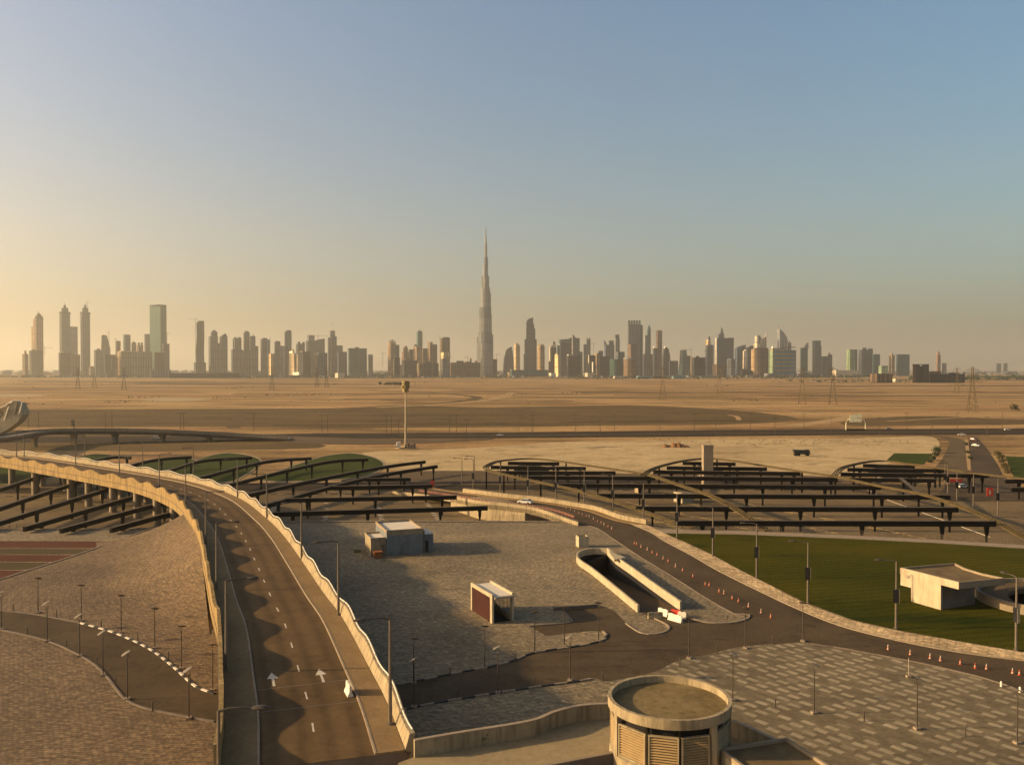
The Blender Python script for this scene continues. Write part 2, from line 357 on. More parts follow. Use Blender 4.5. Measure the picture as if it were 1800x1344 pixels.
M['rib'] = plain('olive_painted_steel', (.075, .055, .024), .65, .35, .4, spec=.1)
M['pole'] = plain('lamp_pole_grey', (.13, .105, .078), .5, .2, 1, metal=.1)
M['pole_dark'] = plain('lamp_pole_dark', (.07, .055, .042), .5, .2, 1, metal=.2)
M['rail'] = plain('white_rail', (.62, .56, .45), .45, .1, 2)
M['black'] = plain('black_panel', (.012, .012, .013), .4, .3, 2)
M['shade_black'] = plain('painted_shade_black', (.010, .009, .009), .9, .3, 1)  # near-black that stands for shade inside openings and recesses
M['red_panel'] = plain('dark_red_panel', (.042, .010, .006), .5, .25, .8)
M['roof_felt'] = plain('brown_roof_felt', (.135, .090, .036), .9, .4, .5, bmp=.3)
M['roof_dust'] = ground('dusty_roof', [(.16, .125, .07), (.25, .205, .13), (.33, .27, .18)], .35, 2.5, bmp=.5, bdist=.06, stain=.6, stain_col=(.10, .075, .035))
M['roof_white'] = plain('white_roof', (.60, .53, .42), .7, .1, .5)
M['louver'] = plain('cream_louver', (.34, .235, .11), .6, .15, 1)
M['cone_white'] = plain('cone_white', (.42, .36, .28), .6, .15, 2)
M['cone_orange'] = plain('cone_orange', (.42, .075, .02), .6, .15, 2)
M['orange'] = plain('orange_plastic', (.62, .13, .03), .5, .15, 2)
M['red_plastic'] = plain('red_plastic', (.55, .05, .03), .5, .15, 2)
M['white_plastic'] = plain('white_plastic', (.66, .60, .48), .5, .1, 2)
M['rust'] = plain('rusty_orange', (.32, .10, .03), .7, .3, 1.5)
M['green_box'] = plain('olive_crate', (.16, .15, .07), .8, .2, 1)
M['soil'] = plain('brown_soil', (.20, .10, .045), .95, .4, .8, bmp=.5)
M['truck_dark'] = plain('dark_truck_paint', (.018, .022, .018), .5, .2, 1)
M['tyre'] = plain('tyre_rubber', (.012, .011, .011), .9, .2, 2)
M['glass_dark'] = plain('dark_glass', (.02, .025, .03), .15, .2, 1, spec=.6)
M['car_white'] = plain('white_car_paint', (.6, .57, .5), .3, .05, 1, spec=.5)
M['car_red'] = plain('dark_red_car_paint', (.12, .02, .015), .3, .1, 1, spec=.5)
M['car_grey'] = plain('grey_car_paint', (.14, .14, .14), .3, .1, 1, spec=.5)
M['leaf'] = plain('dark_leaves', (.032, .045, .014), .8, .5, .7)
M['leaf_brown'] = plain('dry_leaves', (.075, .06, .022), .85, .4, .8)
M['trunk'] = plain('bark', (.09, .065, .04), .9, .3, 2)
M['sign_board'] = plain('sign_board_yellow', (.88, .80, .50), .5, .15, .8)
M['lamp_disc'] = plain('lamp_disc', (.17, .14, .10), .5, .15, 2)
M['flood'] = plain('floodlight_housing', (.24, .19, .075), .7, .35, 1)
# skyline
FM = dict(
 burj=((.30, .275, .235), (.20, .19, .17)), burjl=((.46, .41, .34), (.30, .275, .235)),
 grey=((.17, .175, .175), (.06, .068, .076)), greyd=((.10, .105, .11), (.035, .043, .052)), brown=((.17, .115, .075), (.06, .045, .035)),
 tan=((.38, .27, .155), (.14, .10, .07)), cream=((.66, .50, .28), (.24, .18, .11)), pink=((.34, .20, .14), (.12, .08, .06)),
 blue=((.09, .115, .155), (.035, .055, .085)), teal=((.08, .17, .16), (.03, .09, .10)), green=((.075, .15, .115), (.06, .17, .125)),
 dark=((.06, .055, .05), (.02, .022, .026)), white=((.70, .61, .47), (.30, .26, .21)), steel=((.28, .26, .235), (.14, .135, .13)),
 lightgrey=((.34, .325, .30), (.15, .15, .15)), bluestripe=((.34, .24, .10), (.06, .30, .46)), mint=((.24, .32, .20), (.12, .20, .13)))
for k, (a, b_) in FM.items():
    fh, bw, hw, vw = 4.0, 15.0, .72, .5
    if k == 'bluestripe': fh, bw, hw, vw = 19.0, 4000., .55, 1.0
    cool = (1, 1, 1) if k in ('cream', 'tan', 'pink', 'white', 'bluestripe', 'mint', 'brown') else (.66, .76, .92)
    a, b_ = tuple(x * .8 * q for x, q in zip(a, cool)), tuple(x * .5 * q for x, q in zip(b_, cool))
    M['f_' + k] = facade('facade_' + k, a, b_, fh, bw, hw, vw)
for k, c in dict(billboard=(.85, .80, .62), disc=(.95, .95, .9), brightroof=(.75, .66, .48), teal_shed=(.12, .25, .26), paleroof=(.5, .42, .30)).items():
    M[k] = plain(k, c, .6, .08, .2)

# ================================================================== THE SETTING
GZ = -4.0                                      # desert and car park level; the plaza is at 0
mb = MB(); N = 24; ext = 60000.0
mb.add([(-ext, -3000, GZ), (ext, -3000, GZ), (ext, ext, GZ), (-ext, ext, GZ)], [(0, 1, 2, 3)])
struct('desert', mb, M['desert'])
def sheet(name, pts, z, mat, smooth_n=0, closed=True, kind='structure'):
    P = GP(pts, z)
    if smooth_n: P = spline(P, smooth_n, True)
    return struct(name, MB().sheet([P]), M[mat], kind)
def ribbon(name, pts, width, z, mat, n=6):
    P = spline(GP(pts, z), n); A, B = offset(P, width / 2), offset(P, -width / 2)
    return struct(name, MB().strip(B, A), M[mat])
# far ground patches, each a few centimetres above the one below
sheet('scrub_field', [(-60, 722), (120, 720), (400, 718), (600, 717), (700, 712), (860, 716), (1100, 712), (1280, 720), (1400, 734), (1330, 744), (1100, 747), (900, 750), (600, 752), (400, 750), (0, 750), (-60, 750)], GZ + .03, 'scrub', 3)
sheet('scrub_field', [(1480, 742), (1540, 734), (1640, 731), (1760, 736), (1850, 738), (1850, 744), (1740, 746), (1600, 748), (1500, 748)], GZ + .03, 'scrub', 3)
sheet('scrub_field', [(-60, 758), (200, 757), (300, 768), (520, 775), (560, 787), (300, 792), (100, 791), (-60, 790)], GZ + .03, 'scrub', 3)
sheet('salt_flat', [(245, 702), (290, 699), (340, 700), (375, 701), (340, 704), (280, 705)], GZ + .03, 'salt', 3)
sheet('salt_flat', [(-40, 694), (30, 692), (85, 695), (30, 697), (-40, 697)], GZ + .03, 'salt', 3)
sheet('pale_sand', [(640, 795), (760, 790), (880, 784), (980, 777), (1200, 772), (1500, 770), (1620, 766), (1650, 775), (1640, 800), (1560, 815), (1480, 838), (1340, 836), (1200, 836), (1000, 830), (850, 832), (700, 826), (650, 812)], GZ + .03, 'sand_near', 3)
ribbon('dirt_track', [(560, 684), (650, 685), (740, 689), (820, 695), (838, 700), (800, 706), (740, 711), (600, 718), (380, 722)], 15, GZ + .06, 'track')
ribbon('dirt_track', [(900, 690), (885, 697), (840, 705), (760, 711), (660, 716)], 14, GZ + .09, 'berm')
ribbon('dirt_track', [(1090, 703), (1180, 707), (1290, 715), (1380, 722), (1470, 728)], 8, GZ + .06, 'berm')
ribbon('dirt_track', [(700, 676), (900, 683), (1100, 690), (1300, 693)], 10, GZ + .06, 'berm')
ribbon('dirt_track', [(60, 683), (300, 686), (520, 683)], 14, GZ + .06, 'track')
ribbon('dirt_track', [(1180, 672), (1400, 681), (1640, 686), (1820, 692)], 16, GZ + .06, 'track')
ribbon('dirt_track', [(1300, 700), (1500, 706), (1700, 712), (1830, 713)], 6, GZ + .06, 'track')
ribbon('dirt_track', [(410, 752), (418, 735), (425, 722)], 9, GZ + .06, 'track')
ribbon('dirt_track', [(620, 717), (700, 732), (760, 748)], 9, GZ + .06, 'track')
ribbon('dirt_track', [(860, 718), (960, 728), (1060, 742)], 8, GZ + .06, 'track')
ribbon('dirt_track', [(1280, 729), (1295, 732), (1299, 738)], 4, GZ + .09, 'berm')
ribbon('dirt_track', [(1390, 748), (1470, 738), (1530, 726)], 16, GZ + .06, 'berm')
ribbon('dirt_track', [(1560, 740), (1700, 733), (1830, 728)], 5, GZ + .09, 'berm')
rs_ = random.Random(11)
for k in range(34):
    y = 662.5 + 42 * (k / 34) ** 1.5; x0 = rs_.uniform(-100, 1500); L_ = rs_.uniform(200, 800); dy = rs_.uniform(-1.5, 2.5)
    ribbon('scrub_strip', [(x0, y), (x0 + L_ * .3, y + dy * .3 + rs_.uniform(-.5, .5)), (x0 + L_ * .65, y + dy * .7 + rs_.uniform(-.5, .5)), (x0 + L_, y + dy)], (D(900, HOR, 1).y * 0 + (F * 40 / (y - HOR)) ** 2 / (F * 40)) * rs_.uniform(.35, 1.3), GZ + .04 + .001 * k, 'scrub' if k % 3 else 'track', 4)
for x0, x1, y in ((985, 1055, 742), (1065, 1210, 741.5), (1215, 1330, 740), (480, 700, 747), (715, 895, 746)):
    ribbon('scrub_strip', [(x0, y), ((x0 + x1) / 2, y - .3), (x1, y - .5)], 8, GZ + .10, 'scrub_dark', 3)
struct('highway', MB().sheet([GP([(-80, 768), (200, 767), (420, 764), (560, 761), (760, 760.5), (900, 759.5), (1200, 756), (1500, 754), (1900, 752), (1900, 763), (1500, 764), (1200, 767), (900, 769.5), (760, 770), (560, 770), (420, 774), (200, 777), (-80, 778)], GZ + .12)]), M['asphalt_far'])
struct('highway_median', MB().sheet([GP([(700, 765), (900, 764.4), (1200, 761.4), (1500, 759), (1900, 757.4), (1900, 758.3), (1500, 760), (1200, 762.4), (900, 765.4), (700, 766)], GZ + .16)]), M['track'])
struct('slip_road', MB().sheet([GP([(500, 766), (640, 770.5), (760, 771), (870, 770), (860, 772), (760, 778), (640, 781), (500, 779)], GZ + .15)]), M['asphalt_grey'])
struct('side_road', MB().sheet([spline(GP([(1560, 762), (1640, 766), (1668, 775), (1664, 790), (1655, 808), (1640, 832), (1700, 832), (1699, 810), (1698, 790), (1694, 775), (1672, 768), (1600, 763)], GZ + .10), 3, True)]), M['asphalt_grey'])
struct('side_road', MB().sheet([GP([(1702, 768), (1716, 768), (1735, 790), (1752, 815), (1762, 836), (1800, 860), (1800, 880), (1640, 880), (1665, 850), (1708, 832), (1706, 800)], GZ + .14)]), M['asphalt'])
sheet('central_reservation', [(1696, 772), (1702, 772), (1705, 800), (1707, 826), (1701, 826), (1698, 800)], GZ + .18, 'berm')
sheet('grass_patch', [(1572, 796), (1640, 797), (1622, 816), (1558, 809)], GZ + .12, 'grass_far')
sheet('grass_patch', [(1767, 802), (1850, 803), (2300, 806), (2300, 846), (1782, 838)], GZ + .16, 'grass_far')
sheet('car_park', [(-80, 1000), (-80, 850), (120, 852), (380, 850), (560, 850), (900, 847), (1200, 846), (1480, 846), (1660, 850), (1900, 858), (2600, 868), (2600, 1000)], GZ + .05, 'parking')
sheet('paved_apron', [(600, 840), (690, 828), (780, 827), (870, 827), (1000, 830), (1180, 833), (1340, 833), (1480, 838), (1500, 846), (1200, 846), (900, 847), (600, 850)], GZ + .08, 'asphalt_grey')
ribbon('service_lane', [(-80, 862), (200, 861), (420, 858), (640, 857), (900, 856), (1200, 855), (1480, 854), (1600, 856)], 13, GZ + .09, 'asphalt_far')
# mounded lawns behind the left canopies
def mound(pts, h):
    P = spline(GP(pts, GZ), 4, True); c = sum(P, Vector()) / len(P); rings = []
    m_ = MB(); ks = [(1, 0.03), (.9, .55), (.72, .85), (.45, 1.0), (.15, 1.0)]
    for k, z in ks: rings.append([Vector((c.x + (p.x - c.x) * k, c.y + (p.y - c.y) * k, GZ + .05 + h * z)) for p in P])
    m_.sweep(rings, smooth=True, caps=True)
    struct('grass_mound', m_, M['grass_far'])
    k_ = [Vector((c.x + (p.x - c.x) * 1.035, c.y + (p.y - c.y) * 1.035, GZ)) for p in P]
    q = MB(); q.sweep([[a for a in k_], [a + Vector((0, 0, .16)) for a in k_], [a + Vector((0, 0, .16)) for a in P], [a + Vector((0, 0, 0)) for a in P]], smooth=False, caps=False)
    struct('lawn_kerb', q, M['kerb'])
mound([(555, 806), (590, 799), (625, 797), (660, 805), (674, 817), (655, 832), (600, 842), (480, 846), (470, 836)], .35)
mound([(360, 804), (385, 798), (408, 796.5), (440, 801), (458, 812), (425, 838), (390, 848), (280, 846), (300, 826)], .35)
mound([(250, 811), (290, 806), (330, 806), (345, 812), (300, 826), (230, 834), (150, 842)], .35)
mound([(150, 801), (172, 798), (196, 801), (185, 809), (120, 812)], .35)
mound([(60, 806), (100, 812), (140, 822), (60, 846), (-60, 850), (-60, 820)], .35)

# ---- the raised plaza: one slab with a hole for the ramp
ramp_hole_px = [(1124, 1076), (1100, 1056), (1070, 1031), (1040, 1007), (1020, 993), (1016, 984), (1022, 978), (1036, 974), (1052, 973), (1070, 974), (1086, 990), (1112, 1008), (1150, 1036), (1199, 1071)]
edge_px = [(-420, 930), (0, 929), (150, 928), (330, 926), (480, 915), (700, 914), (984, 915), (1000, 919), (1044, 925), (1093, 914.5), (1110, 919), (1137, 923), (1160, 927), (1300, 931), (1500, 940), (1640, 947), (1800, 957), (2300, 985)]
front = [Vector((190, 30, 0)), Vector((190, -60, 0)), Vector((-190, -60, 0)), Vector((-190, 30, 0))]
outer = GP(edge_px) + front
hole = GP(ramp_hole_px)
mb = MB().sheet([outer, hole])
n = len(outer)
mb.add(outer + [Vector((p.x, p.y, GZ)) for p in outer], [(i, (i + 1) % n, n + (i + 1) % n, n + i) for i in range(n)])
struct('plaza_paving', mb, M['cobble'])
# left plaza paving, running track stripes, pale border
z1 = .004
sheet('plaza_paving', [(-400, 1100), (-200, 1070), (0, 1018), (120, 980), (266, 928), (330, 927), (470, 927), (560, 1340), (560, 1700), (-400, 1700)], z1, 'cobble_left')
for k, (ya, yb, mt) in enumerate([(949, 962, 'red_turf'), (962, 973, 'green_turf'), (973, 986, 'red_turf'), (986, 1000, 'green_turf'), (1000, 1016, 'red_turf')]):
    xa = lambda y: 266 - (y - 928) * 2.96
    sheet('running_track', [(-400, ya), (xa(ya) + 4, ya + 2), (xa(yb) + 2, yb + 1), (-400, yb)], .008, mt)
struct('kerb', MB().rail(resample([G(266, 928, .12), G(120, 979, .12), G(0, 1017, .12), G(-200, 1069, .12)], 4), .35, .12), M['kerb'])
# ---- roads on the plaza
svc_l_up = [(-120, 1066), (0, 1072), (60, 1078), (140, 1093), (200, 1110), (260, 1137), (300, 1166), (330, 1193), (347, 1206), (377, 1217)]
svc_l_lo = [(377, 1266), (330, 1258), (290, 1250), (250, 1241), (222, 1228), (205, 1210), (190, 1190), (170, 1169), (140, 1150), (100, 1131), (60, 1118), (0, 1105), (-120, 1090)]
svc_r_up = [(690, 1203), (740, 1193), (800, 1181), (860, 1170), (900, 1160), (925, 1149), (950, 1143), (1000, 1136), (1040, 1129), (1062, 1122)]
svc_r_lo = [(1412, 1128), (1310, 1135), (1250, 1148), (1190, 1161), (1150, 1180), (1075, 1195), (1040, 1191), (1010, 1196), (950, 1204), (870, 1216), (760, 1234), (690, 1249)]
up = spline(GP(svc_l_up, .012), 4) + spline(GP(svc_r_up, .012), 4) + GP([(1067, 1115), (1062, 1109), (1040, 1108), (1000, 1112), (960, 1117), (930, 1099), (1000, 1093), (1004, 1087), (988, 1071), (980, 1065), (1050, 1061), (1080, 1073), (1100, 1094), (1125, 1110), (1150, 1113), (1168, 1109), (1176, 1103), (1172, 1096), (1150, 1085), (1126, 1077), (1198, 1071), (1215, 1085), (1240, 1092), (1285, 1093), (1312, 1086), (1322, 1079)], .012)
lo = spline(GP(svc_r_lo, .012), 4) + spline(GP(svc_l_lo, .012), 4)
struct('service_road', MB().sheet([up + lo]), M['asphalt'])
road_l = [(1000, 920), (1044, 926), (1079, 947), (1122, 976), (1184, 1014), (1247, 1054), (1293, 1079), (1316, 1086), (1412, 1127), (1460, 1135), (1525, 1147), (1600, 1161), (1660, 1174), (1725, 1190), (1787, 1210), (1860, 1240), (2000, 1311), (2300, 1461)]
road_r = [(1048, 899), (1091, 914), (1141, 934), (1167, 950), (1216, 976), (1265, 1004), (1340, 1041), (1400, 1069), (1475, 1099), (1562, 1122), (1650, 1140), (1720, 1151), (1800, 1161), (1900, 1172), (2050, 1186), (2500, 1229)]
RL, RR = resample(spline(GP(road_l, .02), 6), 1.5), resample(spline(GP(road_r, .02), 6), 1.5)
struct('plaza_road', MB().sheet([RL + RR[::-1]]), M['asphalt'])
walk_o = [(1137, 922), (1165, 935), (1200, 951), (1250, 974), (1300, 1001), (1350, 1026), (1415, 1059), (1500, 1090), (1575, 1107), (1675, 1125), (1795, 1145), (1900, 1158), (2050, 1172), (2500, 1214)]
WO = resample(spline(GP(walk_o, .12), 6), 1.5); RR2 = [Vector((p.x, p.y, .12)) for p in RR if p.y < G(1100, 917).y]
struct('sidewalk', MB().sheet([WO + RR2[::-1]]), M['light_walk'])
struct('kerb', MB().rail([Vector((p.x, p.y, .14)) for p in RR2], .22, .14), M['kerb'])
for sel in ([p for p in RL if p.y > G(1316, 1086).y], [p for p in RL if p.y < G(1412, 1127).y]):
    struct('kerb', MB().rail([Vector((p.x, p.y, .10)) for p in sel], .15, .10), M['dark_concrete'])
sheet('plaza_paving', [(1412, 1128), (1310, 1135), (1250, 1148), (1190, 1161), (1150, 1180), (1075, 1196), (1060, 1230), (1060, 1700), (2400, 1700), (2300, 1462), (2000, 1312), (1860, 1241), (1787, 1211), (1725, 1191), (1660, 1175), (1600, 1162), (1525, 1148), (1460, 1136)], .006, 'pattern')
sheet('lawn', [(1165, 937), (1300, 939), (1500, 947), (1640, 954), (1800, 964), (2500, 1004), (2500, 1212), (2050, 1171), (1900, 1157), (1795, 1144), (1675, 1124), (1575, 1106), (1500, 1089), (1415, 1058), (1350, 1025), (1300, 1000), (1250, 973), (1200, 950)], .05, 'grass')
struct('pale_coping', MB().sheet([GP([(1150, 930), (1300, 932), (1500, 941), (1640, 948), (1800, 958), (2300, 986), (2300, 990), (1800, 963), (1640, 953), (1500, 946), (1300, 938.5), (1163, 936)], .03)]), M['kerb'])
for pts in ([(0, 931), (150, 930), (330, 928)], [(480, 917), (700, 916), (984, 917)]):
    struct('kerb', MB().rail(resample(GP(pts, .18), 6), .35, .2), M['dark_concrete'])
# seams in the plaza
for pts in ([(690, 979), (740, 1020), (800, 1068), (850, 1100)], [(925, 1098), (960, 1125), (985, 1137)], [(560, 922), (780, 923), (1000, 924)], [(950, 955), (980, 943)]):
    struct('paving_seam', MB().rail(resample(GP(pts, .012), 3), .22, .01), M['dark_concrete'])
# black and white kerbs
def striped_kerb(pts, step=1.5, a='kerb_white', b='kerb_black'):
    P = resample(spline(GP(pts, .15), 5), step)
    for q, mt in ((0, a), (1, b)):
        m_ = MB()
        for i in range(q, len(P) - 1, 2): m_.rail([P[i], P[i + 1]], .28, .15)
        struct('painted_kerb', m_, M[mt])
striped_kerb([(140, 1093), (200, 1110), (260, 1137), (300, 1166), (330, 1193), (347, 1206), (377, 1217)], 1.15)
striped_kerb([(700, 1201), (740, 1193), (800, 1181), (860, 1170), (900, 1160), (925, 1149), (950, 1143), (1000, 1136), (1040, 1129), (1062, 1122), (1067, 1115), (1060, 1108)], 1.6, 'kerb')
striped_kerb([(690, 1249), (760, 1234), (870, 1216), (950, 1204), (1010, 1196), (1040, 1191)], 1.6, 'kerb')
def kerb(pts, mat='kerb', h=.13, w_=.25):
    struct('kerb', MB().rail(resample(spline(GP(pts, h), 5), 1.0), w_, h), M[mat])
kerb([(0, 1105), (60, 1118), (100, 1131), (140, 1150), (170, 1169), (190, 1190), (205, 1210), (222, 1228), (250, 1241), (290, 1250), (330, 1258), (377, 1266)], 'dark_concrete')
kerb([(0, 1072), (60, 1078), (140, 1093)], 'dark_concrete')
kerb([(930, 1099), (1000, 1093), (1004, 1087), (988, 1071)], 'dark_concrete'); kerb([(972, 1067), (1050, 1061)], 'dark_concrete', .5)
kerb([(1100, 1094), (1125, 1110), (1150, 1113), (1168, 1109), (1176, 1103), (1172, 1096), (1150, 1085)])
kerb([(1215, 1085), (1240, 1092), (1285, 1093), (1312, 1086), (1316, 1079), (1293, 1078)], 'kerb', .15, .35)
for pts in ([(-60, 872), (120, 871), (330, 868), (560, 868), (700, 867)], [(900, 862), (1100, 861), (1300, 860), (1480, 860)]):
    P = resample(GP(pts, GZ + .2), 2.4)
    for q, mt in ((0, 'kerb'), (1, 'kerb_black')):
        m_ = MB()
        for i in range(q, len(P) - 1, 2): m_.rail([P[i], P[i + 1]], .4, .12)
        struct('painted_kerb', m_, M[mt])
# lane arrows etc. in the car parks: rows of short pale dashes
mk = MB(); mkw = MB()
def dash(m_, x, y, L, wd, ang, z):
    m_.add([(x + a * math.cos(ang) - b * math.sin(ang), y + a * math.sin(ang) + b * math.cos(ang), z) for a, b in ((-L / 2, -wd / 2), (L / 2, -wd / 2), (L / 2, wd / 2), (-L / 2, wd / 2))], [(0, 1, 2, 3)])
def bay_rows(x0, x1, y0, y1, dx, m_, skew, ang=R(-48)):
    y = y0
    x = x0
    while x < x1:
        k = 0; yy = y0
        while yy < y1:
            if random.random() < .8: dash(m_, x + skew * (yy - y0), yy, 2.6, .5, ang, GZ + .075)
            yy += 3.0
        x += dx
bay_rows(20, 110, 200, 262, 16, mk, -.55); bay_rows(21.5, 110, 200, 262, 16, mk, -.55)
bay_rows(-60, 0, 208, 262, 15, mkw, -.2)
struct('bay_markings', mk, M['yellow_paint']); struct('bay_markings', mkw, M['white_paint'])
struct('lane_line', MB().rail(resample([G(1525, 860, GZ + .12), G(1560, 878, GZ + .12), G(1660, 914, GZ + .12), G(1740, 943, GZ + .12)], 4), .3, .08), M['white_paint'])

# ================================================================== OVERPASS (curved elevated road on the left)
DZ = 5.0
rt_px = [(-260, 792), (-120, 794), (0, 799.5), (67, 804), (133, 813), (210, 825), (253, 832), (340, 848), (418, 874), (469, 911), (499, 941), (529, 982), (570, 1042), (604, 1087), (649, 1170), (682, 1234), (716, 1320)]
RT = resample(spline(GP(rt_px, DZ), 6), 2.0)            # right (outer) edge, from far left towards the camera
Wd = 14.6
LT = offset(RT, -Wd)                                     # travel is towards camera, so the road lies to the right of travel
if LT[len(LT) // 2].x > RT[len(RT) // 2].x: LT = offset(RT, Wd)
NL = [(b - a).normalized() for a, b in zip(RT, LT)]       # unit vector from the right edge to the left edge
cum = [0.0]
for a, b in zip(RT, RT[1:]): cum.append(cum[-1] + (b - a).length)
# the left kerb of the deck runs on below the frame
ov = thing('overpass', 'long curved elevated road with wavy cream parapets sweeping across the left of the plaza', 'overpass', (RT[40].x, RT[40].y, 0))
def at(i, o, z=0.0): return RT[i] + NL[i] * o + Vector((0, 0, z))
n = len(RT); up_ = Vector((0, 0, 1))
extra = [at(n - 1, Wd) + (LT[-1] - LT[-3]).normalized() * k for k in (6, 12, 20)]
# deck slab
def deck_rings(o0, o1, zt, zb): return [[at(i, o0, zt), at(i, o1, zt), at(i, o1 - .6, zb), at(i, o0 + .6, zb)] for i in range(n)]
MB().sweep(deck_rings(-.35, Wd + .35, -.02, -1.3)).obj('deck', M['dark_concrete'], ov)
kr, kl = 2.55, Wd - 3.0
MB().strip([at(i, kl, .02) for i in range(n)], [at(i, kr, .02) for i in range(n)]).obj('roadway', M['bridge_road'], ov)
rw_ = [o for o in ov.children if o.name.startswith('roadway')][0].data; la = rw_.attributes.new('lateral', 'FLOAT', 'POINT')
for i in range(len(rw_.vertices)): la.data[i].value = 0.0 if i < n else 1.0
for a, b in ((0.2, kr), (kl, Wd - .2)):
    MB().sweep([[at(i, a, .16), at(i, b, .16), at(i, b, -.01), at(i, a, -.01)] for i in range(n)]).obj('footway', M['sidewalk'], ov)
for k in (kr, kl):
    MB().sweep([[at(i, k - .09, .19), at(i, k + .09, .19), at(i, k + .09, 0), at(i, k - .09, 0)] for i in range(n)]).obj('kerbstone', M['kerb'], ov)
# parapets with wavy tops
def wave(s, ph, lo, hi, wl=13.6):
    t = .5 + .5 * math.cos(2 * math.pi * s / wl + ph); return lo + (hi - lo) * t
Ltot = cum[-1]
RP = [(i, 1.15, .0) for i in range(n)]
def parapet(o_in, o_out, hfun, zb, lean, mat, name='parapet', extra_pts=()):
    rings = []
    for i in range(n):
        h = hfun(Ltot - cum[i]); d_ = 1 if o_out > o_in else -1
        rings.append([at(i, o_in, .16), at(i, o_in + d_ * lean, h), at(i, o_out + d_ * lean, h), at(i, o_out, zb)])
    return MB().sweep(rings).obj(name, M[mat], ov)
hR = lambda s: wave(s, 1.2, 1.05, 1.65)
hL = lambda s: wave(s, .2, 1.45, 2.35)
p_r = parapet(.15, -.30, hR, -1.5, .35, 'cream')
p_l = parapet(Wd - .15, Wd + .25, hL, -1.6, .05, 'cream_rough')
# white handrail with its little posts along the outer parapet
rp = [at(i, -.42, hR(Ltot - cum[i]) + .30) for i in range(n)]
rmb = MB().tube(rp, .075, 6)
ri = resample(rp, 1.35)
for p in ri: rmb.box((p.x, p.y, p.z - .34), (.07, .07, .34))
rmb.obj('handrail', M['rail'], ov)
# lane dashes and arrows
lm = MB(); s_next = 3.0
mid = (kr + kl) / 2
for i in range(1, n - 1):
    s_ = Ltot - cum[i]
    if int(s_ / 2) % 4 == 0:
        a, b = at(i, mid - .08, .03), at(i, mid + .08, .03); c, d_ = at(i + 1, mid + .08, .03), at(i + 1, mid - .08, .03)
        MB().add([b, a, d_, c], [(0, 1, 2, 3)]).obj('lane_dash', M['white_paint'], ov)
def arrow(px, py):
    p = G(px, py, DZ + .034); i = min(range(n), key=lambda k: (RT[k] - p).length); t = (RT[i - 1] - RT[i]).normalized(); s = Vector((t.y, -t.x, 0))
    q = lambda a, b: p + t * a + s * b
    lm = MB(); lm.add([q(0, -.13), q(0, .13), q(2.2, .13), q(2.2, -.13)], [(0, 1, 2, 3)]); lm.add([q(2.2, -.55), q(2.2, .55), q(4.0, 0)], [(0, 1, 2)]); lm.obj('lane_arrow', M['white_paint'], ov)
arrow(482, 1205); arrow(569, 1198)
# expansion joints across the deck
for py in (1183, 1228, 960, 880):
    i = min(range(n), key=lambda k: abs(RT[k].y - G(600, py, DZ).y))
    MB().rail([at(i, kr + .2, .032), at(i, kl - .2, .032)], .12, .008).obj('expansion_joint', M['dark_concrete'], ov)
# columns: pairs under the part that spans the car park, a solid wall where it meets the plaza
for px in (20, 60, 122, 155, 197, 238, 273, 305, 330):
    dd = {20: 262, 60: 262, 122: 262, 155: 255, 197: 247, 238: 236, 273: 225, 305: 212, 330: 203}[px]
    i = min(range(n), key=lambda k: abs(at(k, Wd - 1.6).x / at(k, Wd - 1.6).y - (px - 900) / F) + (1 if at(k, 0).y < 150 else 0))
    p = at(i, Wd - 1.8)
    MB().lathe((p.x, p.y, GZ), [(1.0, 0), (1.0, 7.7)], 16).obj('column', M['concrete'], ov)
    p = at(i, 3.0)
    MB().lathe((p.x, p.y, GZ), [(1.0, 0), (1.0, 7.7)], 16).obj('column', M['concrete'], ov)
i0 = min(range(n), key=lambda k: abs(RT[k].y - 190)); i1 = min(range(n), key=lambda k: abs(RT[k].y - 99)); i2 = min(range(n), key=lambda k: abs(RT[k].y - 84))
for a, b in ((i0, i1), (i2, n - 1)):
    MB().sweep([[at(i, .5, -1.3), at(i, Wd - .5, -1.3), at(i, Wd - .5, -5.0), at(i, .5, -5.0)] for i in range(a, b + 1)]).obj('abutment', M['cream_rough'], ov)

# paved bank that rises against the inner side of the overpass
ea = [i for i in range(n) if 116 < at(i, Wd + .3).y < 189]
rows = []
for i in ea:
    y = at(i, Wd).y; k = max(0, min(1, (y - 116) / 40.0)); k = k * k * (3 - 2 * k); r_ = []
    for j in range(13):
        t = j / 12; q = at(i, Wd + .26 + t * (5 + 12 * k)); q.z = .02 + 4.6 * k * (1 - t) ** 2.0; q.y = min(q.y, 198.5); r_.append(q)
    rows.append(r_)
eb = MB()
m_ = len(rows[0]); eb.add([p for r_ in rows for p in r_], [(a * m_ + b, a * m_ + b + 1, (a + 1) * m_ + b + 1, (a + 1) * m_ + b) for a in range(len(rows) - 1) for b in range(m_ - 1)], True)
struct('paved_bank', eb, M['cobble_left'])

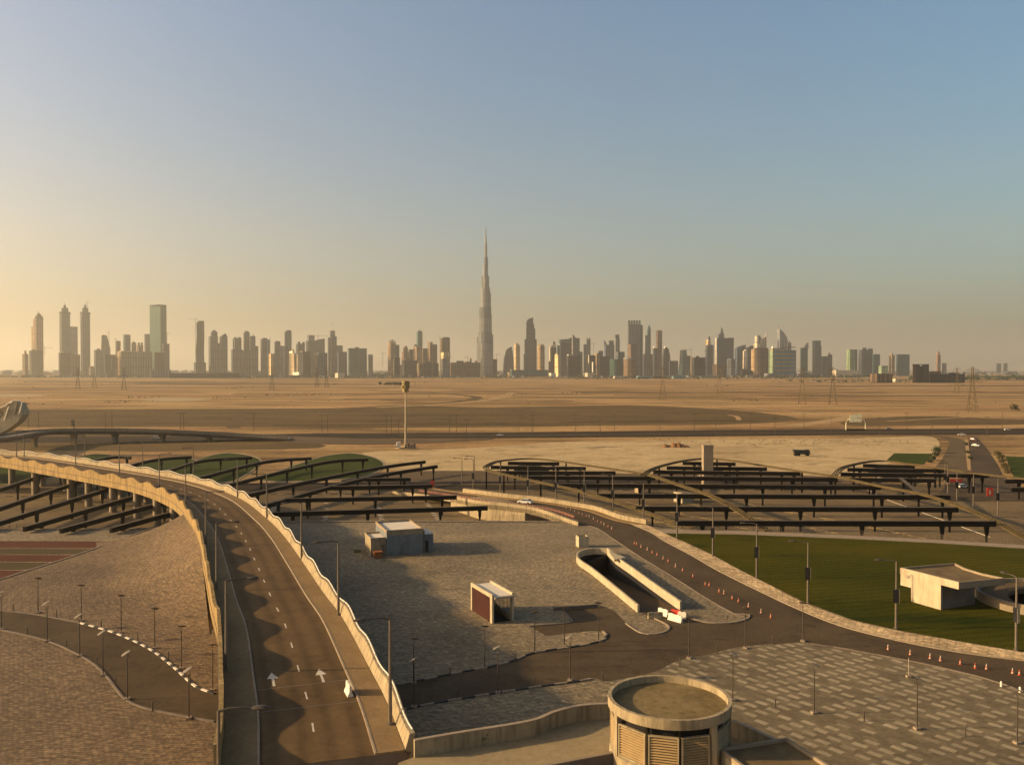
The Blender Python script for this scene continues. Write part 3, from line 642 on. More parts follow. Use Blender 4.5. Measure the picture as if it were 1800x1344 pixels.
# ================================================================== SKYLINE
def tower(name, label, d, pieces, cat='tower', group=None):
    """pieces: (part, shape, x0, x1, ytop, ybottom or None, material, extra) in photo pixels at distance d"""
    xs = [p[2] for p in pieces]; xe = [p[3] for p in pieces]
    base = D((min(xs) + max(xe)) / 2, HOR, d); base.z = GZ
    root = thing(name, label, cat, base, group)
    for pc in pieces:
        part, sh, x0, x1, yt, yb, mt = pc[:7]; ex = pc[7] if len(pc) > 7 else None
        al = math.atan2((x0 + x1) / 2 - 900, F); A, B = D(x0, yt, d), D(x1, yt, d); zt = A.z; zb = GZ - .5 if yb is None else D(x0, yb, d).z
        W_ = B.x - A.x; cx = (A.x + B.x) / 2; m = MB(); mat = M.get('f_' + mt, None) or M[mt]
        if sh == 'b':                                    # box turned so that its lit left side shows by the share ex
            s_ = (.22 if ex is None else ex * (.75 if mt in ('grey', 'greyd', 'lightgrey', 'steel', 'burj', 'brown', 'teal') else 1)); th = R(32); W_ = W_ * math.cos(al)
            if s_ <= 0.01: m.box((cx, d, zb), (W_, W_ * .8, zt - zb), -al)
            else: m.box((cx, d, zb), ((1 - s_) * W_ / math.cos(th), s_ * W_ / math.sin(th), zt - zb), th - al)
        elif sh == 'c': m.lathe((cx, d, zb), [(W_ / 2, 0), (W_ / 2, zt - zb)], 20)
        elif sh == 'o':                                  # pointed or rounded crown, ex = roundness
            k = ex or .5; H = zt - zb
            m.lathe((cx, d, zb), [(W_ / 2 * (1 - t ** (1 / k)) if k < 1 else W_ / 2 * math.sqrt(max(0, 1 - t * t)), H * t) for t in [0, .15, .3, .45, .6, .75, .88, .97]] + [(.02, H)], 16)
        elif sh == 't':                                  # tapering block, ex = top share
            k = ex or .5; th = R(32) - al; h = W_ / 2 / (math.cos(R(32)) + math.sin(R(32)))
            rings = []
            for q, z in ((1, zb), (k, zt)):
                rings.append([(cx + (a * math.cos(th) - b * math.sin(th)) * q * h, d + (a * math.sin(th) + b * math.cos(th)) * q * h, z) for a, b in ((-1, -1), (1, -1), (1, 1), (-1, 1))])
            m.sweep(rings)
        elif sh == 's': m.tube([(cx, d, zb), (cx, d, zt)], [W_ / 2, W_ / 8], 6)
        elif sh == 'g':                                  # outline with real depth: ex = list of pixels
            P = [D(a, b, d) for a, b in ex]; T = W_ * .7
            # turned a little about its own axis so that its lit flank shows
            th = -al * .0 + R(6)
            def tr(p, dy): return (cx + (p.x - cx) * math.cos(th) * 1.0 - dy * math.sin(th), d + (p.x - cx) * math.sin(th) + dy * math.cos(th), max(p.z, GZ - .5))
            f_ = [tr(p, -T / 2) for p in P]; b_ = [tr(p, T / 2) for p in P]; k = len(P)
            ft = []
            for t in geometry.tessellate_polygon([[Vector((p.x, p.z, 0)) for p in P]]):
                a, b, c = [P[i] for i in t]
                cr = (b.x - a.x) * (c.z - a.z) - (b.z - a.z) * (c.x - a.x)
                ft.append(tuple(t) if cr > 0 else (t[0], t[2], t[1]))
            m.add(f_ + b_, ft + [tuple(k + i for i in reversed(t)) for t in ft] + [(i, k + i, k + (i + 1) % k, (i + 1) % k) for i in range(k)])
        m.obj(part, mat, root)
    return root
def simple(name, label, d, x0, x1, yt, mt, s=.22, extra=(), cat='tower', group=None):
    return tower(name, label, d, [('body', 'b', x0, x1, yt, None, mt, s)] + list(extra), cat, group)
FAR, MID, NEAR = 6200, 5000, 4300
W = 'window_band'
# --- left end
tower('tower', 'pointed dome tower of reddish stone at the left end of the skyline', MID, [('body', 'b', 58, 76, 561, None, 'pink', .3), ('dome', 'o', 61, 75.6, 549.5, 561, 'brown', .55), ('finial', 's', 66, 67.6, 545.5, 552, 'brown'), ('side_wing', 'b', 54.5, 64, 574, None, 'cream', .4)])
simple('office_block', 'dark square block in front of the pointed dome tower', 4700, 51, 75, 616, 'dark', .2, [('roof_slab', 'b', 55, 63, 614, 616, 'lightgrey', .3)], 'building')
simple('apartment_block', 'narrow olive block with a red turret at the left end of the skyline', 4500, 39, 50, 622, 'tan', .35, [('turret', 'b', 42, 46.5, 616, 622, 'pink', .3)], 'building')
for (x0, x1, t0, t1, t2, t3, wd, lab) in ((103.5, 124, 548, 541, 536, 531, .25, 'left one of the two stepped grey twin towers'), (140.5, 159, 548.5, 541, 536, 531, .25, 'right one of the two stepped grey twin towers')):
    c = (x0 + x1) / 2; h = (x1 - x0)
    tower('twin_tower', lab, MID, [('body', 'b', x0 + .8, x1 - .8, 552, None, 'grey', wd), ('collar', 'b', x0, x1, t0, 552, 'greyd', wd), ('upper_tier', 'b', c - h * .3, c + h * .3, t1, t0, 'grey', wd), ('cap', 'c', c - 2, c + 2, t2, t1, 'greyd'), ('spire', 's', c - .5, c + .5, t3, t2, 'greyd')], group='stepped twin towers')
simple('tower', 'flat-topped slab tower standing between the two twin towers', 5200, 121, 136.5, 574, 'lightgrey', .18)
simple('office_block', 'low dark brown unfinished block at the foot of the twin towers', 4500, 103, 127, 620, 'dark', .1, [('side_block', 'b', 124, 141, 623, None, 'brown', .1), ('roof_sheet', 'b', 106, 113, 617.5, 620, 'cream', .2)], 'building')
simple('shed', 'small yellow shed right of the twin towers', 4500, 156, 165, 645, 'paleroof', .4, [('roof', 'b', 155.5, 165.5, 643.5, 645, 'rust', .4)], 'shed')
simple('tower', 'square grey-brown block right of the twin towers', 4900, 165, 181, 615, 'grey', .25, [('plant_room', 'b', 170, 176, 612.5, 615, 'brown', .3)])
tower('tower', 'tapering wedge tower with a crane beside it left of the green glass slab', MID, [('body', 'g', 178.5, 192, 588, None, 'grey', [(178.5, 664), (180.5, 590), (182, 588.5), (186, 589), (188.5, 597), (192, 612), (192.5, 664)])])
simple('office_block', 'black office block with one pale stripe at the foot of the wedge tower', 4400, 183, 203, 624, 'dark', .1, [('stripe', 'b', 194.5, 197.3, 630, 648, 'lightgrey', .5), ('cornice', 'b', 182, 203.5, 623, 625.5, 'greyd', .1)], 'building')
simple('apartment_block', 'brown block with rooftop crane stub left of the slim teal tower', 5200, 203, 212, 599, 'brown', .3)
simple('tower', 'slim teal glass tower left of the green glass slab', 5200, 216.5, 229.5, 588, 'teal', .3)
tower('apartment_block', 'dark round-shouldered block right of the slim teal tower', 5200, [('body', 'b', 231, 239.5, 604, None, 'dark', .3), ('crown', 'o', 231.5, 239, 600.5, 604, 'dark', 2), ('mast', 's', 234.6, 235.2, 596, 602, 'dark')], 'building')
simple('apartment_block', 'pale pink block with two rooftop boxes left of the green glass slab', 5100, 240, 252, 607, 'pink', .35, [('roof_box', 'b', 242, 245.5, 602, 607, 'grey', .3), ('roof_box', 'b', 247, 251, 602, 607, 'grey', .3)], 'building')
simple('tower', 'grey green flat tower partly hidden behind the green glass slab', 5600, 253.5, 266, 587, 'grey', .2)
tower('glass_tower', 'tall flat-topped green glass slab tower, tallest of the left skyline', 4900, [('body', 'b', 263, 292.5, 538, None, 'green', .64), ('roof_rim', 'b', 262.8, 292.7, 536, 538, 'greyd', .64)])
simple('tower', 'lower annex tower clinging to the right side of the green glass slab', 4800, 285, 298, 604, 'greyd', .2)
simple('office_block', 'wide low tan block at the foot of the green glass slab', 4500, 206, 268, 618, 'tan', .12, [('parapet', 'b', 209, 240, 616.5, 618, 'cream', .12)], 'building')
simple('office_block', 'small brown block beside the wide tan block', 4450, 197, 211, 627, 'brown', .2, (), 'building')
simple('office_block', 'dark block with a slanted pale roof before the green glass slab', 4450, 271, 289, 620, 'dark', .1, [('slanted_roof', 'g', 271, 288, 616, 620, 'cream', [(271, 620), (288, 617), (288, 618), (271, 621)])], 'building')
simple('warehouse', 'long low pale warehouse at the foot of the green glass slab', 4000, 264, 301, 650, 'steel', .05, (), 'warehouse')
simple('site_fence', 'long low dark site fence on the desert edge under the wavy tower', 3900, 300, 420, 655.5, 'dark', .0, [], 'fence')
# --- wavy tower to spire tower
tower('tower', 'slender wavy concrete tower under construction with a crane on its left', MID, [('body', 'g', 345, 358, 564, None, 'greyd', [(347, 664), (345.5, 618), (347, 590), (346.5, 568), (350, 564), (357.5, 564), (358, 590), (357.5, 620), (358.5, 664)]), ('podium', 'b', 341, 362, 637, None, 'greyd', .2)])
tower('apartment_tower', 'tall grey tower with an open pavilion crown right of the wavy tower', MID, [('body', 'b', 366.5, 383, 591, None, 'grey', .25), ('upper_tier', 'b', 370.3, 382.3, 584, 591, 'grey', .25), ('crown', 'o', 371.5, 381.5, 579.5, 584, 'greyd', .6), ('mast', 's', 376, 377, 577, 581, 'greyd'), ('link', 'b', 382, 389, 603, None, 'grey', .25)])
tower('apartment_tower', 'grey tower with a slanted peaked crown, second right of the wavy tower', MID, [('body', 'b', 386, 400, 592, None, 'grey', .25), ('crown', 'g', 388, 399, 586, 592, 'greyd', [(388, 592), (393, 588), (396, 586), (399, 592)])])
tower('apartment_tower', 'grey tower with twin square crowns, third right of the wavy tower', MID, [('body', 'b', 409, 424.5, 595, None, 'grey', .3), ('crown', 'b', 411, 416.5, 592.5, 595, 'greyd', .3), ('crown', 'b', 418, 423.5, 592.5, 595, 'greyd', .3), ('lower_tier', 'b', 406.5, 427, 614, None, 'greyd', .2)])
tower('apartment_tower', 'tall round-topped grey tower in the middle of the left cluster', MID, [('body', 'b', 428, 439, 585, None, 'grey', .25), ('crown', 'o', 429, 438.3, 581.5, 585, 'greyd', 2), ('lower_tier', 'b', 425, 441, 616, None, 'grey', .25)])
tower('apartment_tower', 'grey tower with a thin rooftop spike beside the round-topped tower', MID, [('body', 'b', 439.5, 449, 590.5, None, 'grey', .25), ('spike', 's', 444.5, 446, 586, 590.5, 'greyd'), ('lower_tier', 'b', 446, 454, 608, None, 'grey', .25)])
tower('apartment_tower', 'broad-shouldered tower with rounded top and a side mast', MID, [('body', 'b', 458, 471, 596, None, 'grey', .3), ('crown', 'o', 460, 470, 593.5, 596, 'greyd', 2), ('side_slab', 'b', 469, 475, 597, None, 'lightgrey', .3), ('mast', 's', 474.2, 475.2, 592, 598, 'greyd')])
simple('apartment_block', 'small sunlit yellow block between grey towers', 4500, 472, 480, 622, 'cream', .5, [('roof_box', 'b', 474, 477, 620, 622, 'cream', .4)], 'building')
tower('apartment_tower', 'stepped grey tower with a rounded cap left of the curved-top glass tower', MID, [('body', 'b', 482.5, 493, 601, None, 'greyd', .25), ('cap', 'o', 483, 492.5, 599, 601, 'greyd', 2), ('lower_tier', 'b', 479, 487, 621, None, 'brown', .3), ('side_tier', 'b', 491, 498, 607.5, None, 'grey', .3)])
tower('glass_tower', 'dark blue glass tower with a curved slanting top in the left cluster', 5200, [('body', 'g', 501, 512, 580, None, 'blue', [(501, 664), (501, 585), (503, 582), (506, 580.3), (510, 580), (512, 582), (512, 664)])])
simple('apartment_block', 'small pale-topped block at the foot of the curved-top glass tower', 4700, 498, 505.5, 608, 'grey', .3, (), 'building')
tower('apartment_block', 'pinkish apartment block with a bright white stepped roof', 4300, [('body', 'b', 508, 521, 621, None, 'cream', .7), ('roof', 'b', 508.5, 518, 617, 621, 'brightroof', .6), ('roof_box', 'b', 512.5, 516.5, 614, 617, 'tan', .3)], 'building')
tower('apartment_tower', 'grey tower with paired rooftop slabs left of the plain grey tower', 5000, [('body', 'b', 520.5, 536, 604, None, 'grey', .3), ('roof_slab', 'b', 523, 528, 600.5, 604, 'greyd', .3), ('roof_slab', 'b', 531, 535.5, 601, 604, 'greyd', .3)])
simple('tower', 'plain grey stepped tower behind the curved dark office slab', 5300, 540, 553, 589, 'grey', .3, [('shoulder', 'b', 537.5, 555, 599, None, 'greyd', .3)])
tower('office_tower', 'dark office slab with a curved rising roofline', 5000, [('body', 'g', 552, 570.5, 595, None, 'greyd', [(553, 664), (553, 600), (556, 598.3), (562, 596.3), (570, 595), (570.5, 664)])])
tower('apartment_block', 'sunlit yellow apartment block, left of two yellow-flanked blocks in front', 4200, [('body', 'b', 523, 546, 618, None, 'dark', .42), ('flank', 'b', 521.5, 531, 622, None, 'cream', .8), ('roof_tank', 'b', 526.5, 533, 617, 624, 'cream', .7), ('podium', 'b', 515, 536, 654, None, 'brightroof', .5)], 'building', 'yellow flanked apartment blocks')  # cream flank and dark body stand for sunlit and shaded sides
tower('apartment_block', 'grey apartment block with sunlit yellow strips, right of two yellow-flanked blocks in front', 4200, [('body', 'b', 557, 575.5, 620, None, 'greyd', .2), ('flank', 'b', 551.5, 556.5, 621.5, None, 'cream', .7), ('flank', 'b', 557.5, 563, 619.5, None, 'cream', .7), ('podium', 'b', 551, 568, 655, None, 'steel', .5)], 'building', 'yellow flanked apartment blocks')  # cream strips colour in the sunlit left side
tower('spire_tower', 'stepped grey tower with a white needle spire', 5100, [('body', 'b', 580, 589, 581, None, 'grey', .3), ('wing', 'b', 576, 583, 593, None, 'grey', .3), ('wing', 'b', 586.5, 592, 591, None, 'grey', .3), ('spire', 's', 583.2, 585, 572, 581, 'white_plastic'), ('spire_tip', 's', 583.8, 584.5, 566, 572, 'grey')])
simple('tower', 'flat grey tower just right of the white needle spire tower', 5200, 589, 602.5, 607, 'grey', .2)
simple('office_block', 'blue glass office block between spire tower and wide teal block', 4800, 593, 610, 618, 'blue', .15, (), 'building')
tower('office_block', 'wide dark teal glass block with a pale left edge', 4700, [('body', 'b', 612, 645, 612, None, 'teal', .08), ('side_wall', 'b', 610.5, 614.5, 612.5, None, 'lightgrey', .7), ('roof_box', 'b', 624, 631, 610, 612, 'dark', .1)], 'building')
simple('office_block', 'narrow grey block right of the wide teal glass block', 4900, 646.5, 655.5, 623, 'grey', .2, (), 'building')
simple('shed', 'long white shed below the blue glass office block', 3900, 589, 606, 655.5, 'paleroof', .3, (), 'shed')
# --- centre
tower('apartment_tower', 'brown tower with a white curved roof fin left of the supertall tower', 4700, [('body', 'b', 681.5, 696, 602, None, 'tan', .35), ('roof_fin', 'g', 684, 696, 597, 602, 'white', [(684, 602), (686, 597.5), (691, 597), (695, 600), (696, 603)]), ('side_tower', 'b', 694.5, 702, 606, None, 'grey', .2)])
tower('apartment_tower', 'reddish tower with a small pink dome', 4800, [('body', 'b', 706, 719, 618, None, 'pink', .3), ('upper_tier', 'b', 708.5, 717, 611, 618, 'pink', .3), ('dome', 'o', 710, 716, 607, 611, 'pink', 2)])
simple('apartment_tower', 'plain brown tower right of the pink-domed tower', 4900, 718, 727, 614, 'brown', .3)
simple('apartment_tower', 'cream and grey striped tower below the slim teal tower', 4700, 727, 742, 609, 'tan', .35, [('roof_box', 'b', 728, 733, 605, 609, 'grey', .3)])
tower('glass_tower', 'slim teal glass tower with a pointed mast in the central cluster', 5300, [('body', 'b', 732, 742.6, 583, None, 'teal', .3), ('cap', 'b', 734, 741, 581, 583, 'greyd', .3), ('mast', 's', 736.6, 737.4, 577, 581, 'greyd')])
simple('apartment_tower', 'grey brown tower right of the slim teal mast tower', 4900, 741, 753, 612, 'brown', .3)
simple('apartment_tower', 'paired brown towers standing shoulder to shoulder', 4800, 760, 768.5, 605, 'brown', .2, [('left_shaft', 'b', 752, 760.5, 601, None, 'tan', .4)])
tower('apartment_tower', 'beige framed tower with a tall blue glass front', 4500, [('body', 'b', 773, 791, 594, None, 'tan', .2), ('glass_front', 'b', 776.5, 790.6, 601, 618, 'blue', .05), ('roof_ring', 'b', 779, 790, 592.5, 594.5, 'greyd', .1), ('mast', 's', 772.8, 773.6, 587, 596, 'greyd')])
simple('apartment_tower', 'cream apartment tower with a boxy head in front of the blue-fronted tower', 4100, 775, 790, 630, 'steel', .25, [('head', 'b', 774.5, 791.5, 619, 630, 'cream', .3)])
simple('apartment_block', 'narrow block with stacked white balconies', 4100, 692, 703, 628, 'dark', .1, [('balconies', 'b', 691.5, 696, 634, 655, 'white', .7), ('roof', 'b', 693, 702, 626.5, 628, 'lightgrey', .3)], 'building')
simple('apartment_block', 'dark low block with a white stair tower', 4100, 706, 733, 633, 'dark', .15, [('stair_tower', 'b', 702.5, 706.5, 641, None, 'white', .6), ('roof_box', 'b', 708, 713, 630, 636, 'cream', .4)], 'building')
simple('apartment_block', 'low dark block with one white corner in the central front row', 4150, 733.5, 746, 638, 'brown', .4, [('corner', 'b', 733, 736.5, 640, 655, 'white', .6)], 'building')
simple('apartment_block', 'low dark block between two pale-cornered blocks', 4150, 744, 758, 636, 'dark', .1, [('roof_box', 'b', 747, 752, 634, 636, 'grey', .3)], 'building')
simple('apartment_block', 'low block with twin cream stripes left of the boxy-headed tower', 4150, 757, 771, 638, 'dark', .3, [('stripe', 'b', 758, 760, 639, 658, 'cream', .6), ('stripe', 'b', 761.5, 763.5, 639, 658, 'cream', .6)], 'building')
tower('unfinished_building', 'long unfinished concrete frame at the left foot of the supertall tower', 4400, [('body', 'b', 791, 845, 637, None, 'brown', .05), ('upper_floors', 'b', 802, 815, 634, 637, 'greyd', .1), ('upper_floors', 'b', 817, 828, 635, 637, 'tan', .2), ('core', 'b', 826, 829, 630, 637, 'dark', .2)], 'building')
# the supertall stepped tower
bk = [(838.5, 866.5, 604, 'burj'), (840.5, 865, 583, 'burj'), (842, 864, 560, 'burj'), (842.8, 863.5, 540, 'burj'), (845, 863, 515, 'burj'), (845.5, 861.5, 506, 'burj'), (847.5, 860, 485, 'burj'), (848.6, 857.8, 466, 'burjl'), (850.6, 857.8, 452, 'burj'), (851.4, 856.4, 428, 'burjl'), (852.2, 855.4, 415, 'burjl'), (853, 854.8, 404, 'burjl')]
pcs = []; prev = None
for (x0, x1, yt, mt) in bk:
    pcs.append(('setback_tier', 'c', x0, x1, yt, prev, mt)); prev = yt
pcs.append(('spire', 's', 853.3, 854.5, 397.5, 404, 'greyd'))
pcs += [('wing', 'c', 838, 849, 592, None, 'burj'), ('wing', 'c', 858, 867, 588, None, 'burj'), ('wing', 'c', 846, 857, 575, None, 'burjl'), ('wing', 'c', 842, 850, 541, 604, 'burj'), ('wing', 'c', 856, 864.5, 552, 604, 'burj'), ('wing', 'c', 846, 853, 486, 560, 'burjl'), ('podium', 'b', 841, 874, 631, None, 'dark', .15), ('podium', 'b', 834, 846, 634, None, 'brown', .2)]
tower('supertall_tower', 'supertall stepped tower with a needle spire, highest building of the skyline', 4980, pcs)
# --- right of the supertall
tower('office_tower', 'sail-shaped dark oval tower right of the supertall tower', 4900, [('body', 'g', 884, 902, 609, None, 'greyd', [(884, 664), (886, 630), (890, 615), (895, 611), (898.5, 609), (900.5, 617), (902, 632), (902.5, 664)])])
tower('apartment_tower', 'round-topped beige tower, left one of a beige pair', 4500, [('body', 'c', 904, 913.5, 606, None, 'cream'), ('crown', 'b', 904.5, 911, 603, 606, 'cream', .5), ('side_slab', 'b', 909, 914, 607, None, 'greyd', .2)], group='beige tower pair')
tower('curved_tower', 'tall dark tower with a curved sail top right of the supertall tower', 5000, [('body', 'b', 922, 943.5, 596, None, 'greyd', .15), ('middle_tier', 'b', 925, 941, 577, 596, 'greyd', .15), ('upper_tier', 'b', 925.2, 939, 569, 577, 'greyd', .15), ('sail_top', 'g', 925.2, 937, 558, 569, 'greyd', [(925.2, 570), (926, 564), (929, 560.5), (933, 559), (936.8, 558), (937, 570)]), ('lower_wing', 'b', 920.5, 928, 622, None, 'grey', .3), ('emblem', 'b', 931, 934, 607, 612, 'lightgrey', .1)])
tower('apartment_tower', 'round-topped beige tower, right one of a beige pair', 4500, [('body', 'c', 944.5, 957.5, 608, None, 'tan'), ('crown', 'b', 946, 956, 605, 608, 'cream', .5)], group='beige tower pair')
simple('podium_block', 'long low teal podium under the tall curved tower', 4400, 898, 965, 650, 'teal', .05, [('end_block', 'b', 897, 902, 649, None, 'cream', .5), ('annex', 'b', 892, 899, 654, None, 'cream', .5)], 'building')
tower('office_tower', 'dark tower wrapped in a white arch frame', 4600, [('body', 'b', 968, 978, 610, None, 'dark', .1), ('arch_frame', 'g', 966, 977.5, 606, 634, 'white', [(966, 634), (966, 610), (969, 607), (977, 606), (977.5, 609), (970, 611), (968, 613), (968, 634)]), ('plant_room', 'b', 972, 976, 600, 606, 'greyd', .3)])
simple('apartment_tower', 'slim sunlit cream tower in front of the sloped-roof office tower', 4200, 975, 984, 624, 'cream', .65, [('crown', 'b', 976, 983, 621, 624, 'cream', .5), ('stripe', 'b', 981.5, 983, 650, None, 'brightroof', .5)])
simple('apartment_block', 'short dark block left of the slim cream tower', 4250, 964, 972, 635, 'brown', .2, (), 'building')
tower('office_tower', 'wide dark office tower with a sloping greenish roof', 4900, [('body', 'b', 984, 1006, 602, None, 'greyd', .08), ('sloped_roof', 'g', 983.5, 1006, 594, 602, 'teal', [(983.5, 603), (983.5, 597), (1000, 595.5), (1004, 593), (1006, 603)]), ('left_block', 'b', 979, 990, 607, None, 'teal', .1)])
tower('office_tower', 'tower edged by a tall white blade, right of the sloping greenish roof', 4850, [('body', 'b', 1006, 1019, 594, None, 'grey', .1), ('blade', 'b', 1005.3, 1007, 587, 640, 'white', .5), ('peak', 'g', 1007, 1013, 588, 594, 'grey', [(1007, 595), (1007.4, 588), (1009, 590), (1013, 595)]), ('side_tier', 'b', 1016, 1024, 618, None, 'greyd', .1)])
tower('office_block', 'dark square office block with a white outlined roof edge', 4250, [('body', 'b', 998, 1020, 625, None, 'dark', .05), ('roof_edge', 'b', 997, 1008, 622.5, 625.5, 'white', .2), ('side_edge', 'b', 996.3, 998.3, 625, None, 'lightgrey', .5)], 'building')
simple('tower', 'slim grey tower with a slanted shoulder right of the white blade', 5400, 1025.5, 1031, 605, 'grey', .3)
simple('tower', 'slim dark tower with two prongs on its roof', 5400, 1031, 1038, 596, 'greyd', .2, [('prong', 'b', 1031.2, 1033, 593.5, 596, 'greyd', .2), ('prong', 'b', 1035.5, 1037.8, 593.5, 596, 'greyd', .2)])
tower('apartment_block', 'block with a huge blank white panel on its flank', 4200, [('body', 'b', 1035, 1047, 624, None, 'dark', .1), ('frame', 'b', 1034, 1036.5, 624, 640, 'white', .5), ('white_panel', 'b', 1036.2, 1043.4, 636, 654, 'billboard', .8), ('podium', 'b', 1024, 1046, 655, None, 'paleroof', .4)], 'building')
simple('apartment_block', 'tan tower squeezed between the white-panel block and a dark block', 4250, 1044, 1052, 621, 'tan', .6, (), 'building')
simple('office_block', 'dark blue-black office block right of the white-panel block', 4250, 1052, 1072, 626, 'dark', .08, [('tall_end', 'b', 1052, 1060, 616.5, 626, 'dark', .2), ('mast', 's', 1056.3, 1057, 612, 617, 'dark')], 'building')
tower('office_tower', 'blue office tower with two unequal peaks', 5300, [('body', 'b', 1062, 1080, 606, None, 'blue', .15), ('peak', 'g', 1061.5, 1067, 597, 607, 'grey', [(1061.5, 607), (1062, 597.5), (1064, 600), (1067, 607)]), ('peak', 'b', 1070, 1079, 598.5, 606, 'blue', .15), ('finial', 's', 1074.4, 1075.8, 594, 598.5, 'white')])
simple('tower', 'narrow grey tower with a notched head left of the broad crenellated tower', 5300, 1082, 1089.5, 594, 'grey', .2, [('head', 'b', 1081, 1088.5, 588, 594, 'greyd', .2)])
pcs = [('body', 'b', 1103, 1127, 570, None, 'lightgrey', .12), ('side_slab', 'b', 1125.5, 1130, 571, None, 'greyd', .1)]
for k in range(5): pcs.append(('battlement', 'b', 1104 + k * 4.6, 1107.6 + k * 4.6, 563, 570, 'grey', .12))
tower('hotel_tower', 'broad pale tower with a notched crenellated top, tallest right of the supertall', 4950, pcs)
simple('apartment_block', 'brown block standing in front of the broad crenellated tower', 4500, 1104, 1120, 605, 'brown', .45, (), 'building')
tower('glass_tower', 'pair of joined needle-pointed glass towers', 5200, [('body', 'b', 1137.5, 1144, 580, None, 'teal', .25), ('point', 'o', 1137.8, 1144, 570.5, 580, 'teal', .7), ('lower_shaft', 'b', 1132, 1138, 589, None, 'lightgrey', .4), ('filler', 'b', 1129, 1148, 622, None, 'greyd', .2)])
simple('tower', 'slim two-toned tower right of the needle-pointed pair', 5200, 1153.5, 1164, 580.5, 'brown', .3, [('lit_edge', 'b', 1153.8, 1156, 582, 600, 'cream', .8)])  # cream edge strip stands in for the sunlit side
tower('apartment_tower', 'small tower with a cream onion cap below the two-toned tower', 4900, [('body', 'b', 1147.5, 1156, 612, None, 'grey', .4), ('cap', 'o', 1148, 1152, 607, 612, 'brightroof', .6)])
tower('office_tower', 'dark curved tower carrying a shining white disc', 4800, [('body', 'g', 1165, 1178.5, 609, None, 'greyd', [(1165, 664), (1165.5, 625), (1167, 613), (1170, 610), (1174, 613), (1176.5, 624), (1178.5, 664)]), ('cap', 'o', 1167, 1171, 607, 612, 'brightroof', .7), ('disc', 'c', 1167.3, 1171.2, 618.3, 622.6, 'disc')])
tower('low_block', 'low greenish round-cornered block in front of the crenellated tower', 4100, [('body', 'c', 1072, 1092, 631, None, 'green'), ('upper_tier', 'b', 1083, 1098, 618, None, 'grey', .3), ('edge', 'b', 1071.8, 1076, 631, 641, 'mint', .6)], 'building')
tower('low_block', 'low brown round-fronted block in front of the crenellated tower', 4050, [('body', 'c', 1096, 1119, 630, None, 'brown'), ('cornice', 'c', 1095.5, 1119.5, 628.8, 631, 'lightgrey')], 'building')
simple('office_block', 'low dark stepped block right of the disc tower', 4700, 1176, 1192, 634, 'greyd', .1, (), 'building')
tower('office_tower', 'tapering teal tower left of the boxy dark block on a blue base', 5000, [('body', 't', 1192, 1211, 615, None, 'teal', .55), ('side_tier', 'b', 1206, 1214, 625, None, 'greyd', .2), ('lit_edge', 'g', 1194.5, 1199, 615, 640, 'pink', [(1194.5, 640), (1195.5, 616), (1198, 615), (1198.5, 625), (1196, 640)])])  # pink edge colours in the sunlit left side
tower('office_block', 'boxy dark block with a sunlit-coloured edge on a blue base', 4050, [('body', 'b', 1215, 1239.5, 628, None, 'dark', .22), ('lit_edge', 'b', 1214.6, 1221, 628, None, 'cream', .85), ('plant_room', 'b', 1223, 1229, 625.5, 628, 'grey', .2), ('podium', 'b', 1218, 1249, 660, None, 'teal_shed', .1)], 'building')  # cream edge is sunlight put into the colour
tower('hotel_tower', 'tall cream and grey tower with a stepped crown left of the blue slab tower', 5000, [('body', 'b', 1239.5, 1254.5, 606, None, 'grey', .4), ('upper_tier', 'b', 1240, 1249.5, 597, 606, 'cream', .5), ('crown', 't', 1243.5, 1250, 590.5, 606, 'greyd', .35), ('crane_arm', 'b', 1238, 1242.5, 616.5, 617.3, 'dark', .1)])
tower('hotel_tower', 'wide blue glass slab tower with a white corner strip', 4950, [('body', 'b', 1259.5, 1290, 594, None, 'blue', .06), ('corner_strip', 'b', 1257.3, 1261, 594, 640, 'white', .6), ('roof_beam', 'b', 1280, 1290, 593.5, 594.8, 'greyd', .1)])
tower('spire_tower', 'grey tower with an ornate stepped spire behind the blue slab tower', 5300, [('body', 'b', 1261, 1273, 587, None, 'grey', .3), ('crown', 't', 1263.5, 1272.5, 577, 588, 'grey', .4), ('spire', 's', 1267, 1268.6, 572.5, 578, 'greyd')])
simple('apartment_block', 'low brown block before the wide blue slab tower', 4300, 1252.5, 1275, 640, 'brown', .45, (), 'building')
tower('office_block', 'low rounded grey tower at the right foot of the blue slab tower', 4500, [('body', 'c', 1278, 1292, 632, None, 'grey'), ('crown', 'o', 1278.3, 1291.7, 629, 632, 'grey', 2)], 'building')
tower('office_tower', 'dark blue tower with a slanted top right of the blue slab tower', 5100, [('body', 'g', 1293, 1309.5, 606, None, 'blue', [(1293, 664), (1293.5, 612), (1300, 608.5), (1309, 606), (1309.5, 664)])])
tower('office_tower', 'dark tower with a white window-pierced face and slanted top', 4600, [('body', 'b', 1311, 1323, 611, None, 'greyd', .1), ('white_face', 'g', 1306, 1314, 612, 648, 'white', [(1306, 648), (1307, 617), (1313.5, 612), (1313.5, 648)]), ('window_row', 'b', 1309, 1312.3, 619, 645, 'dark', .1), ('slanted_top', 'g', 1313, 1323.5, 607, 613, 'greyd', [(1313, 613), (1318, 608.5), (1323, 607), (1323.5, 613)])])
tower('sculpted_tower', 'white sculpted tower with an arched opening in its head', 5000, [('body', 'b', 1323.5, 1336, 604, None, 'white', .6), ('head', 'b', 1327, 1333.5, 590.5, 604, 'white', .6), ('opening', 'b', 1328.6, 1331.2, 593, 600, 'dark', .5), ('side_slope', 'g', 1332.5, 1338.5, 589, 604, 'grey', [(1332.5, 604), (1333, 589), (1336, 591), (1338.5, 597), (1338.5, 604)])])
